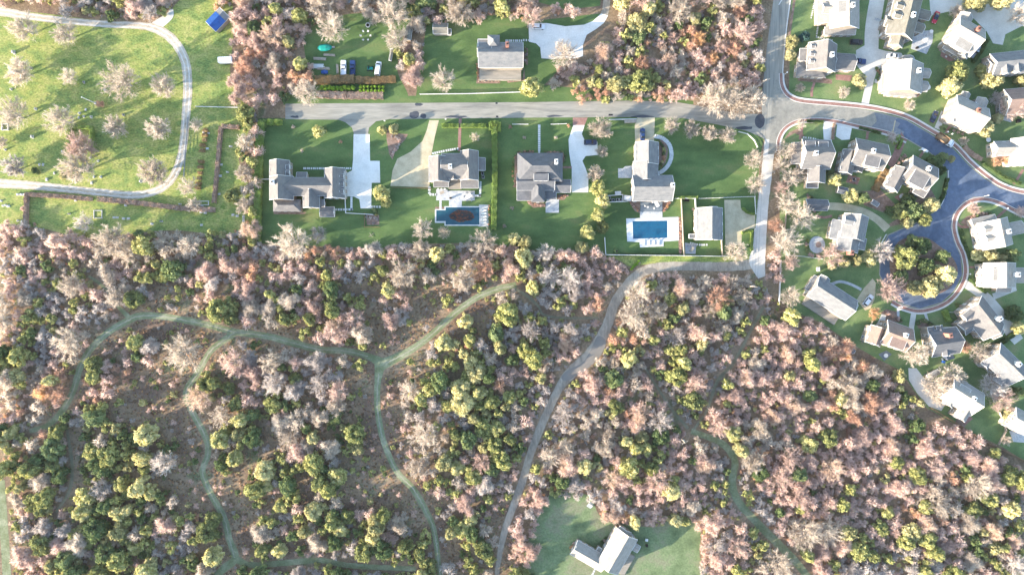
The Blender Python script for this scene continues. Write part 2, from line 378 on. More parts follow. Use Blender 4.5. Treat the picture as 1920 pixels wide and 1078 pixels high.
# ================================================================= THE GROUND
g = MB(); K = 3000
g.add([(-K, -K, 0), (K, -K, 0), (K, K, 0), (-K, K, 0)], [(0, 1, 2, 3)])
gr = g.build('ground', M['floor']); gr['kind'] = 'structure'
sheet('cemetery_lawn', [(-120, 20), (40, 22), (180, 38), (270, 45), (320, 30), (328, 10), (380, -30), (430, -5), (438, 60), (432, 140), (452, 185), (472, 215), (462, 260), (448, 300), (470, 360), (478, 440), (440, 445), (330, 432), (230, 440), (160, 448), (55, 425), (-120, 425)], 0.006, M['meadow'], True)
sheet('farm_lawn', [(575, 60), (640, 30), (700, 20), (760, -20), (800, -20), (790, 40), (760, 60), (745, 130), (760, 190), (640, 192), (540, 196), (535, 180), (590, 170), (575, 120)], 0.007, M['lawn'], True)
sheet('back_lawn', [(1010, -25), (1130, -25), (1125, 12), (1060, 18), (1010, 5)], 0.008, M['lawn'])
sheet('front_lawn', [(800, 45), (850, 32), (980, 28), (1000, 40), (1125, 26), (1120, 40), (1060, 120), (1020, 160), (1200, 176), (1300, 190), (1300, 196), (530, 197), (540, 186), (780, 180)], 0.009, M['lawn'])
sheet('yard_lawn', [(484, 222), (1424, 218), (1432, 262), (1424, 300), (1416, 485), (1130, 484), (1120, 472), (1010, 470), (900, 455), (740, 458), (715, 466), (600, 462), (484, 456)], 0.010, M['lawn'])
sheet('verge', [(1135, 478), (1418, 480), (1400, 492), (1240, 492), (1180, 500), (1165, 490)], .014, M['meadow'])
sheet('village_lawn', [(1484, -30), (2010, -30), (2010, 905), (1935, 872), (1880, 838), (1800, 800), (1738, 765), (1712, 730), (1690, 695), (1640, 670), (1590, 640), (1540, 605), (1490, 585), (1462, 560), (1462, 262), (1478, 225)], 0.011, M['lawn2'])
sheet('clearing_lawn', [(1004, 970), (1030, 928), (1062, 922), (1105, 930), (1130, 972), (1190, 985), (1240, 986), (1262, 962), (1310, 985), (1312, 1040), (1318, 1120), (1000, 1120)], 0.012, M['clearing'], True)
# trails mown through the wood
MT = M['trail']
ribbon('trail', [(968, 534, 11), (930, 543, 12), (890, 560, 12), (850, 590, 12), (812, 625, 12), (780, 650, 13), (745, 670, 16), (715, 684, 22)], .020, MT, wob=.04)
ribbon('trail', [(722, 684, 22), (690, 668, 12), (650, 658, 12), (600, 655, 12), (550, 643, 13), (500, 630, 12), (440, 622, 12), (380, 607, 12), (310, 594, 12), (265, 592, 13), (240, 601, 13), (200, 625, 12), (170, 655, 12), (150, 690, 12), (138, 730, 12), (118, 768, 12), (90, 797, 10), (55, 808, 8)], .024, MT, wob=.04)
ribbon('trail', [(442, 622, 12), (410, 645, 12), (392, 662, 11), (370, 700, 12), (352, 727, 12), (350, 748, 12), (365, 780, 12), (386, 820, 12), (390, 850, 11), (380, 885, 11), (395, 925, 12), (420, 970, 12), (430, 1010, 12), (441, 1045, 14), (420, 1065, 14), (396, 1090, 11)], .028, MT, wob=.04)
ribbon('trail', [(714, 676, 24), (709, 710, 13), (707, 750, 11), (711, 790, 11), (722, 835, 11), (745, 885, 11), (775, 917, 12), (800, 960, 11), (815, 1000, 10), (826, 1090, 9)], .032, MT, wob=.04)
ribbon('trail', [(440, 1047, 14), (470, 1058, 11), (530, 1055, 11), (600, 1050, 10), (660, 1060, 10), (780, 1066, 9)], .020, MT, wob=.1)
ribbon('trail', [(1296, 808, 10), (1340, 824, 12), (1362, 838, 13), (1378, 865, 13), (1373, 905, 14), (1385, 940, 14), (1420, 980, 14), (1460, 1020, 15), (1490, 1050, 14), (1525, 1095, 14)], .020, MT, wob=.06)
ribbon('trail', [(0, 900, 18), (8, 1000, 16), (14, 1095, 16)], .020, MT)
ribbon('footpath', [(166, 518, 4), (185, 530, 6), (205, 550, 6), (222, 575, 7), (245, 598, 9)], .016, MT)
ribbon('footpath', [(964, 540, 5), (990, 556, 5), (1010, 575, 4), (1020, 590, 4), (1060, 596, 4), (1122, 596, 4)], .016, M['scrubpath'])
ribbon('footpath', [(1432, 575, 5), (1410, 615, 5), (1392, 650, 5), (1372, 685, 6), (1345, 715, 6), (1325, 770, 5), (1300, 806, 5)], .016, M['scrubpath'])
ribbon('footpath', [(1210, 690, 3), (1235, 730, 4), (1262, 770, 4), (1290, 803, 5)], .016, M['scrubpath'])
ribbon('footpath', [(125, 800, 5), (135, 870, 6), (130, 920, 6), (105, 960, 4)], .016, M['scrubpath'])
for pts in ([(962, 536), (930, 543), (890, 560), (850, 590), (812, 625), (780, 650), (745, 670), (722, 681)], [(690, 668), (650, 658), (600, 655), (550, 643), (500, 630), (440, 622), (380, 607), (310, 594), (265, 592), (240, 601), (200, 625), (170, 655), (150, 690), (138, 730), (118, 768)],
            [(440, 624), (410, 645), (392, 662), (370, 700), (352, 727), (350, 748), (365, 780), (386, 820), (390, 850), (380, 885), (395, 925), (420, 970), (430, 1010), (440, 1045)], [(710, 700), (707, 750), (711, 790), (722, 835), (745, 885), (775, 917), (800, 960), (815, 1000), (825, 1078)]):
    ribbon('trodden_line', [(x, y, 2.6) for x, y in pts], .040, M['worn'], wob=.3, keep=False)
# sandy tracks of the cemetery, with two paler wheel lines
tk = [(-60, 18, 22), (0, 22, 20), (60, 32, 16), (130, 40, 15), (200, 46, 15), (265, 49, 16), (300, 58, 20), (328, 80, 20), (347, 115, 20), (352, 160, 20), (350, 200, 19), (345, 260, 18), (338, 300, 18), (322, 335, 18), (295, 357, 17), (250, 366, 17), (190, 361, 16), (120, 354, 17), (60, 348, 18), (0, 344, 20), (-60, 340, 22)]
ribbon('sandy_track', [(x, y, q*.86) for x, y, q in tk], .036, M['track'], wob=.06)
ribbon('wheel_rut', [(x, y, 2.4) for x, y, q in tk], .040, M['gravelw'], off=3.6, wob=.25, keep=False)
ribbon('wheel_rut', [(x, y, 2.4) for x, y, q in tk], .040, M['gravelw'], off=-3.6, wob=.25, keep=False)
ribbon('sandy_track', [(285, 52, 14), (300, 44, 18), (318, 30, 14), (322, 18, 6)], .032, M['gravelw'])
# roads
sheet('road', [(535, 195), (700, 194), (1000, 192), (1190, 189), (1270, 192), (1320, 201), (1380, 213), (1434, 215), (1434, 262), (1428, 258), (1400, 246), (1340, 233), (1280, 222), (1190, 220), (1000, 221), (730, 224), (705, 228), (692, 240), (690, 252), (664, 252), (660, 240), (648, 230), (635, 225), (535, 224)], .050, M['asphalt_ew'])
ribbon('road', [(1472, -30, 31), (1466, 0, 31), (1458, 60, 32), (1452, 110, 33), (1448, 150, 33), (1447, 200, 38), (1445, 240, 28), (1442, 262, 22)], .054, M['asphalt_ns'])
sheet('road', [(1452, 150), (1464, 150), (1466, 172), (1478, 186), (1500, 193), (1560, 198), (1610, 204), (1650, 211), (1700, 225), (1740, 248), (1785, 276), (1816, 309), (1846, 334), (1875, 352), (1920, 364), (2000, 372), (2000, 418), (1920, 400), (1875, 379), (1849, 370), (1826, 371), (1805, 381), (1789, 400), (1784, 425), (1790, 452), (1802, 480), (1805, 515), (1790, 545), (1765, 568), (1725, 580), (1692, 572), (1664, 548), (1648, 515), (1650, 470), (1664, 440), (1692, 428), (1730, 412), (1750, 398), (1762, 382), (1772, 355), (1776, 325), (1764, 305), (1744, 288), (1700, 262), (1660, 246), (1610, 234), (1560, 224), (1520, 222), (1490, 226), (1470, 238), (1458, 256), (1452, 290), (1440, 290)], .058, M['asphalt'])
sheet('road', [(1678, 226), (1684, 222), (1700, 227), (1740, 250), (1785, 278), (1816, 311), (1846, 336), (1875, 354), (1920, 366), (2000, 374), (2000, 416), (1920, 398), (1875, 377), (1849, 368), (1826, 369), (1805, 379), (1787, 400), (1782, 425), (1788, 452), (1800, 480), (1803, 515), (1788, 545), (1765, 566), (1725, 578), (1694, 570), (1666, 546), (1650, 515), (1652, 470), (1666, 442), (1692, 430), (1730, 414), (1752, 398), (1764, 382), (1774, 355), (1778, 325), (1765, 302), (1744, 286), (1706, 263), (1690, 256), (1696, 248), (1682, 240), (1688, 232)], .062, M['asphalt_shade'])
sheet('road', [(1640, 212), (1690, 223), (1700, 228), (1694, 240), (1698, 258), (1660, 244), (1634, 238), (1644, 228)], .060, M['asphalt_mid'])
for (x, y, a, l) in ((1676, 238, -78, 24),):
    c = P(x, y); q = MB().box((c.x, c.y, .068), (.45, l*.2, .004), R_(-12)).build('road_patch', M['gravel']); q['kind'] = 'structure'
# lane of pale gravel and its dirt continuation into the wood
ribbon('lane', [(1446, 250, 22), (1441, 290, 20), (1437, 330, 20), (1431, 380, 20), (1427, 430, 21), (1424, 465, 24), (1420, 490, 30), (1428, 520, 14)], .044, M['gravelw'], wob=.05)
ribbon('lane', [(1424, 492, 22), (1390, 498, 18), (1350, 500, 17), (1300, 499, 16), (1245, 500, 17), (1212, 507, 18), (1190, 520, 18), (1170, 542, 18), (1152, 570, 18), (1142, 600, 18), (1128, 632, 21), (1105, 668, 24), (1070, 700, 22), (1050, 725, 16), (1030, 765, 15), (1012, 805, 15), (995, 850, 14), (980, 900, 14), (962, 950, 13), (945, 1000, 12), (935, 1050, 9), (930, 1095, 8)], .040, M['dirt'], wob=.06)
sheet('puddle', [(1121, 630), (1136, 640), (1128, 664), (1105, 688), (1082, 704), (1062, 714), (1052, 708), (1064, 694), (1092, 680), (1108, 655)], .048, mat('flooded_mud', ['75716a', '7f7b74'], .2, 1, .05, rough=.25, spec=.4), True)
sheet('puddle', lib_circle(1220, 508, 12, 6, 14), .048, mat('muddy_pool', ['6c6862', '767169'], .2, 1, .05, rough=.25, spec=.4))
for x, y, r1, r2 in ((777, 216, 9, 7), (794, 218, 6, 5), (785, 196, 8, 3), (856, 219, 20, 2.5), (1205, 219, 22, 2.5), (1425, 228, 9, 14), (1040, 218, 18, 2), (552, 219, 8, 2), (1395, 240, 16, 3)):
    sheet('tar_patch', [(a+rng.uniform(-1, 1), b+rng.uniform(-1, 1)) for a, b in lib_circle(x, y, r1, r2, 12)], .058, mat('fresh_tar', ['3f434a', '4a4e55'], .6, 3, .2), True)
# drives
SH = M['shell']
sheet('driveway', [(663, 252), (693, 252), (694, 302), (712, 302), (713, 343), (697, 343), (696, 391), (676, 391), (674, 374), (664, 369), (648, 368), (648, 326), (660, 320), (662, 300)], .044, SH)
sheet('driveway', [(805, 226), (823, 226), (815, 258), (809, 290), (805, 352), (732, 349), (736, 320), (745, 298), (770, 285), (792, 265), (800, 245)], .044, M['gravel'])
sheet('driveway', [(1075, 235), (1096, 235), (1091, 252), (1096, 263), (1120, 266), (1121, 291), (1098, 293), (1092, 302), (1098, 316), (1103, 330), (1103, 361), (1072, 361), (1072, 318), (1067, 285), (1066, 262)], .044, SH)
sheet('driveway', [(1074, 221), (1102, 221), (1096, 235), (1074, 235)], .047, M['brick'])
sheet('driveway', [(1196, 219), (1228, 219), (1226, 268), (1191, 268), (1190, 236)], .044, M['gravel'])
sheet('driveway', [(1358, 375), (1388, 375), (1389, 390), (1398, 398), (1416, 402), (1416, 428), (1400, 430), (1391, 437), (1390, 460), (1360, 460)], .044, M['gravel'])
sheet('driveway', [(991, 44), (1025, 44), (1060, 50), (1095, 47), (1112, 40), (1127, 26), (1140, 30), (1132, 44), (1118, 55), (1100, 66), (1093, 85), (1093, 106), (1078, 110), (1035, 111), (1015, 110), (1013, 90), (1005, 82), (992, 79)], .044, SH)
ribbon('driveway', [(1133, 29, 13), (1137, 10, 13), (1139, -30, 13)], .040, M['dirt'])
ribbon('driveway', [(1650, -30, 26), (1641, 20, 28), (1635, 60, 27), (1634, 92, 26), (1634, 120, 26), (1630, 155, 15), (1622, 195, 14)], .044, M['gravelw'])
sheet('driveway', [(1622, 85), (1660, 96), (1690, 100), (1700, 118), (1690, 122), (1662, 122), (1640, 134), (1620, 140), (1605, 122), (1605, 95)], .047, M['gravelw'])
sheet('driveway', [(1740, -30), (1960, -30), (1960, 40), (1915, 50), (1885, 65), (1880, 85), (1862, 82), (1850, 60), (1820, 30), (1780, 22), (1745, 30)], .044, M['gravelw'])
sheet('driveway', [(1545, 228), (1564, 229), (1560, 262), (1556, 290), (1545, 270), (1543, 240)], .044, SH)
sheet('driveway', [(1570, 230), (1598, 236), (1593, 262), (1578, 263), (1567, 256)], .044, SH)
ribbon('driveway', [(1530, 387, 12), (1560, 387, 14), (1590, 390, 14), (1620, 398, 14), (1645, 412, 14), (1664, 430, 16)], .044, M['gravel'])
sheet('driveway', [(1636, 522), (1642, 530), (1640, 560), (1632, 578), (1622, 582), (1606, 562), (1620, 540)], .044, M['gravel'])
ribbon('driveway', [(1657, 590, 9), (1652, 605, 12), (1640, 622, 13)], .044, M['gravelw'])
ribbon('driveway', [(1714, 582, 10), (1711, 600, 10), (1708, 620, 10)], .044, M['gravelw'])
ribbon('driveway', [(1806, 530, 14), (1830, 545, 16), (1850, 560, 20), (1875, 590, 22), (1895, 620, 24), (1910, 640, 20)], .044, M['gravelw'])
ribbon('driveway', [(1862, 556, 12), (1885, 548, 10), (1905, 540, 10)], .042, M['gravelw'])
sheet('driveway', [(1703, 690), (1718, 690), (1735, 712), (1768, 720), (1780, 745), (1765, 770), (1742, 762), (1720, 738), (1704, 712)], .044, M['gravelw'])
sheet('driveway', [(1765, 208), (1775, 214), (1762, 244), (1752, 240)], .044, M['gravelw'])
ribbon('driveway', [(1690, 248, 0.1), (1690, 262, 14), (1683, 285, 14), (1673, 305, 13), (1668, 312, 10)], .066, M['brick'])
# brick pavements with granite kerbs: real steps
def pavement(pts, w_, side):
    ribbon('pavement', [(x, y, w_) for x, y in pts], .17, M['brick'], h=.17, keep=False)
    ribbon('kerb', [(x, y, 1.0) for x, y in pts], .19, M['kerb'], h=.19, off=-side*(w_/2+.5), keep=False)
    ribbon('kerb', [(x, y, 3.2) for x, y in pts], .20, M['kerb'], h=.20, off=side*(w_/2+1.6), keep=False)
pavement([(1464, 138), (1465, 156), (1471, 172), (1483, 183), (1505, 190), (1560, 195), (1612, 200), (1655, 207), (1700, 220), (1742, 243), (1788, 272), (1819, 304), (1850, 330), (1880, 349), (1922, 361), (2000, 368)], 5.6, -1)
pavement([(1458, 285), (1460, 262), (1470, 243), (1490, 230), (1522, 225), (1560, 227), (1612, 238), (1662, 249), (1700, 264)], 5, 1)
pavement([(2000, 421), (1922, 403), (1877, 382), (1850, 374), (1827, 375), (1808, 384), (1793, 402), (1788, 425), (1794, 452), (1806, 480), (1809, 516), (1794, 548), (1768, 571), (1727, 583), (1694, 577), (1672, 566)], 6, -1)
ribbon('kerb', [(1778, 320, 1.5), (1777, 345, 1.5), (1768, 378, 1.5), (1755, 396, 1.5)], .16, M['kerb'], h=.16, keep=False)
ribbon('kerb', [(1460, 10, 1.8), (1484, -30, 1.8)], .12, M['kerb'], h=.12, keep=False)
ribbon('kerb', [(1486, -30, 2), (1482, 0, 2), (1475, 50, 2), (1470, 100, 2), (1467, 140, 2)], .15, M['kerb'], h=.15, keep=False)
ribbon('flower_bed', [(1493, -30, 5), (1488, 10, 5), (1481, 60, 4), (1474, 120, 3)], .03, M['mulch'])
# island of the turning circle
sheet('traffic_island', [(1672, 520), (1668, 490), (1680, 458), (1702, 446), (1735, 445), (1762, 462), (1782, 478), (1795, 505), (1785, 535), (1755, 552), (1715, 552), (1688, 540)], .16, M['mulch'], True, h=.16)
# garden paths
BR = M['brick']
for pts, w_, m_ in (([(863, 222), (862, 250), (861, 284)], 5.5, BR), ([(1527, 155), (1522, 170), (1522, 182)], 5, BR), ([(1053, 314), (1072, 314)], 4, BR),
                   ([(1790, 408), (1800, 424), (1820, 425), (1832, 421)], 5, BR), ([(1890, 390), (1876, 402), (1868, 410)], 5, BR), ([(1571, 0), (1571, 0.1)], 1, BR),
                   ([(1505, 232), (1502, 250), (1500, 262)], 5, BR), ([(1628, 241), (1625, 262)], 5, BR), ([(1735, 280), (1724, 295)], 5, BR), ([(1784, 232), (1774, 250)], 6, BR),
                   ([(1558, 533), (1575, 528), (1595, 533), (1615, 543)], 5, M['stone']), ([(1684, 578), (1684, 600)], 5, M['stone']), ([(1735, 588), (1740, 605)], 5, M['stone']),
                   ([(1918, 318), (1908, 335), (1900, 345)], 5, BR), ([(1812, 501), (1838, 501)], 4, BR), ([(1640, 152), (1655, 156)], 7, M['stone']), ([(1640, 36), (1660, 42)], 5, M['stone']), ([(1530, 405), (1545, 408), (1560, 405)], 5, BR)):
    ribbon('garden_path', pts, .05, m_, wd=w_, keep=False)
# patios and terraces
for nm, pts, m_ in (('terrace', [(818, 355), (839, 355), (839, 358), (890, 358), (890, 376), (866, 377), (866, 388), (842, 388), (842, 376), (818, 376)], 'stone'),
                    ('terrace', [(898, 384), (916, 384), (916, 425), (897, 425)], 'stone'), ('terrace', [(1159, 316), (1168, 316), (1172, 312), (1187, 311), (1187, 334), (1159, 334)], 'stone'),
                    ('terrace', [(1200, 396), (1242, 396), (1242, 409), (1200, 409)], 'stone'), ('terrace', [(1026, 374), (1048, 374), (1048, 399), (1023, 399), (1023, 380)], 'stone'),
                    ('terrace', [(1284, 455), (1305, 459), (1304, 476), (1285, 476)], 'stone'), ('terrace', [(1714, 60), (1750, 57), (1748, 80), (1737, 102), (1708, 92)], 'stone'),
                    ('terrace', [(1765, 95), (1797, 105), (1800, 112), (1780, 116), (1763, 106)], 'brick'), ('terrace', [(1591, 328), (1613, 334), (1608, 347), (1586, 342)], 'brick'),
                    ('terrace', [(1676, 370), (1692, 362), (1714, 376), (1706, 390)], 'brick'), ('terrace', [(1567, 140), (1598, 142), (1594, 153), (1567, 150)], 'brick'),
                    ('terrace', lib_circle(1532, 459, 15, 16, 18), 'stone'), ('terrace', [(1647, 664), (1662, 657), (1672, 664), (1658, 676)], 'deckdark'),
                    ('terrace', [(1765, 660), (1782, 656), (1790, 672), (1772, 676)], 'deckdark'), ('terrace', [(1800, 785), (1814, 776), (1824, 785), (1811, 796)], 'brick'),
                    ('terrace', [(1876, 200), (1896, 206), (1896, 230), (1878, 225)], 'stone'), ('terrace', [(1892, 808), (1930, 800), (1930, 830), (1900, 828)], 'stone')):
    sheet(nm, pts, .07, M[m_], h=.07)
# flower beds
for pts in ([(724, 240), (735, 250), (765, 252), (760, 262), (742, 280), (736, 300), (730, 290), (725, 262)], [(1233, 265), (1240, 260), (1250, 268), (1253, 285), (1248, 305), (1238, 318), (1233, 310)],
            [(1178, 376), (1200, 378), (1200, 400), (1190, 396)], [(1242, 378), (1258, 376), (1252, 392), (1242, 398)], [(1270, 408), (1279, 406), (1279, 476), (1273, 476)],
            [(965, 290), (975, 283), (1000, 284), (1000, 288), (972, 296), (970, 355), (964, 350)], [(1020, 284), (1056, 284), (1060, 300), (1055, 306)], [(990, 372), (998, 380), (1022, 382), (1022, 388), (1000, 390), (988, 380)], [(1045, 365), (1066, 365), (1058, 375), (1045, 376)],
            [(1512, 365), (1530, 372), (1530, 400), (1516, 392)], [(897, 118), (900, 150), (938, 153), (938, 157), (893, 157)], [(950, 152), (980, 148), (983, 126), (985, 152), (952, 156)], [(980, 88), (990, 92), (990, 122), (982, 122)],
            [(1800, 418), (1812, 406), (1840, 398), (1860, 398), (1858, 405), (1832, 418), (1830, 435)], [(1652, 585), (1662, 580), (1685, 585), (1692, 605), (1660, 602)], [(1718, 605), (1730, 598), (1748, 604), (1745, 615), (1722, 616)],
            [(1510, 260), (1490, 250), (1470, 262), (1480, 248), (1500, 240)], [(1690, 395), (1660, 400), (1620, 385), (1612, 360), (1650, 355)], [(1498, 130), (1504, 112), (1514, 100), (1516, 140), (1560, 150), (1560, 158), (1496, 152)],
            [(1660, 168), (1690, 178), (1725, 176), (1722, 182), (1690, 183), (1655, 174)], [(816, 388), (842, 388), (842, 392), (816, 392)], [(686, 402), (711, 404), (711, 422), (688, 422)], [(513, 396), (575, 398), (570, 402), (513, 402)],
            [(1660, 20), (1668, 18), (1668, 70), (1684, 80), (1684, 92), (1662, 80)], [(1785, 815), (1800, 760), (1812, 762), (1815, 790), (1800, 815)], [(1650, 430), (1690, 420), (1740, 400), (1755, 372), (1740, 345), (1700, 400)]):
    sheet('flower_bed', pts, .03, M['mulch'])
# stepping stones: each path one strip of set slabs
def stepping(pts, n, s):
    q = spline(pts, 1.0); mb = MB()
    for i in range(n):
        a, b = q[int(i*(len(q)-1)/(n-1))][:2], q[min(len(q)-1, int(i*(len(q)-1)/(n-1))+1)][:2]
        p = P(*a); rz = math.atan2(-(b[1]-a[1]), b[0]-a[0]); mb.box((p.x, p.y, .045), (s[0], s[1], .05), rz)
    o = mb.build('stepping_stone_path', M['coping']); o['kind'] = 'structure'
stepping([(570, 316), (661, 316)], 26, (.5, .75)); stepping([(812, 288), (835, 283), (858, 279)], 12, (.6, .8)); stepping([(1011, 236), (1011, 286)], 14, (.65, .9))
stepping([(659, 371), (659, 393)], 7, (.7, .8)); stepping([(626, 393), (660, 393)], 8, (.7, .8)); stepping([(697, 388), (712, 388)], 4, (.7, .8)); stepping([(901, 342), (900, 366)], 7, (.7, .8)); stepping([(892, 367), (900, 367)], 3, (.7, .8))
stepping([(805, 352), (806, 364), (818, 365)], 6, (.7, .9)); stepping([(826, 378), (826, 392)], 5, (.7, .8)); stepping([(1229, 256), (1243, 260), (1255, 272), (1259, 290), (1255, 306), (1246, 318), (1235, 325)], 27, (.8, 1.5))
stepping([(1295, 456), (1310, 459), (1325, 459)], 8, (.6, .7)); stepping([(949, 77), (978, 77)], 9, (.5, .8)); stepping([(982, 76), (992, 76)], 3, (.5, .8)); stepping([(1527, 5), (1521, 34)], 10, (.4, .6)); stepping([(1535, 40), (1531, 68)], 10, (.4, .6)); stepping([(1531, 70), (1560, 76)], 9, (.4, .6))
stepping([(1507, 258), (1525, 260), (1542, 266)], 9, (.5, .6)); stepping([(1110, 1078), (1118, 1062)], 8, (.4, .6))
# swimming pools
def pool(px, cop, deep, extra=None):
    sheet('pool_surround', cop, .10, M['coping'], h=.10)
    sheet('pool_water', px, .112, deep)
deep1 = mat('covered_pool_water', ['1c4656', '214e5c', '19404e'], .3, 1.2, .08, rough=.08, spec=.5)
deep2 = mat('clear_pool_water', ['134a68', '18526f', '11425e'], .3, 1.2, .06, rough=.06, spec=.5)
pool([(1186, 415), (1251, 414), (1251, 446), (1187, 448)], [(1174, 410), (1272, 407), (1273, 451), (1244, 453), (1244, 462), (1200, 464), (1199, 454), (1176, 453)], deep2)
pool([(835.5, 389), (899, 389), (899, 421.5), (835.5, 421.5)], [(833.5, 387), (900.5, 387), (900.5, 423.5), (833.5, 423.5)], deep1)
sheet('pool_surround', [(815.5, 392.5), (833.5, 392.5), (833.5, 418), (815.5, 418)], .10, M['coping'], h=.1)
sheet('pool_water', [(818, 394.5), (836, 394.5), (836, 415), (818, 415)], .116, deep1)
sheet('pool_leaves', [(x+rng.uniform(-1.5, 1.5), y+rng.uniform(-1.2, 1.2)) for x, y in lib_circle(866, 405, 23, 11, 26)], .120, mat('sunken_leaves', ['202c36', '2a3238', '3a3430', '6b3f2e', '26323c'], 1.1, 4, .4), True)
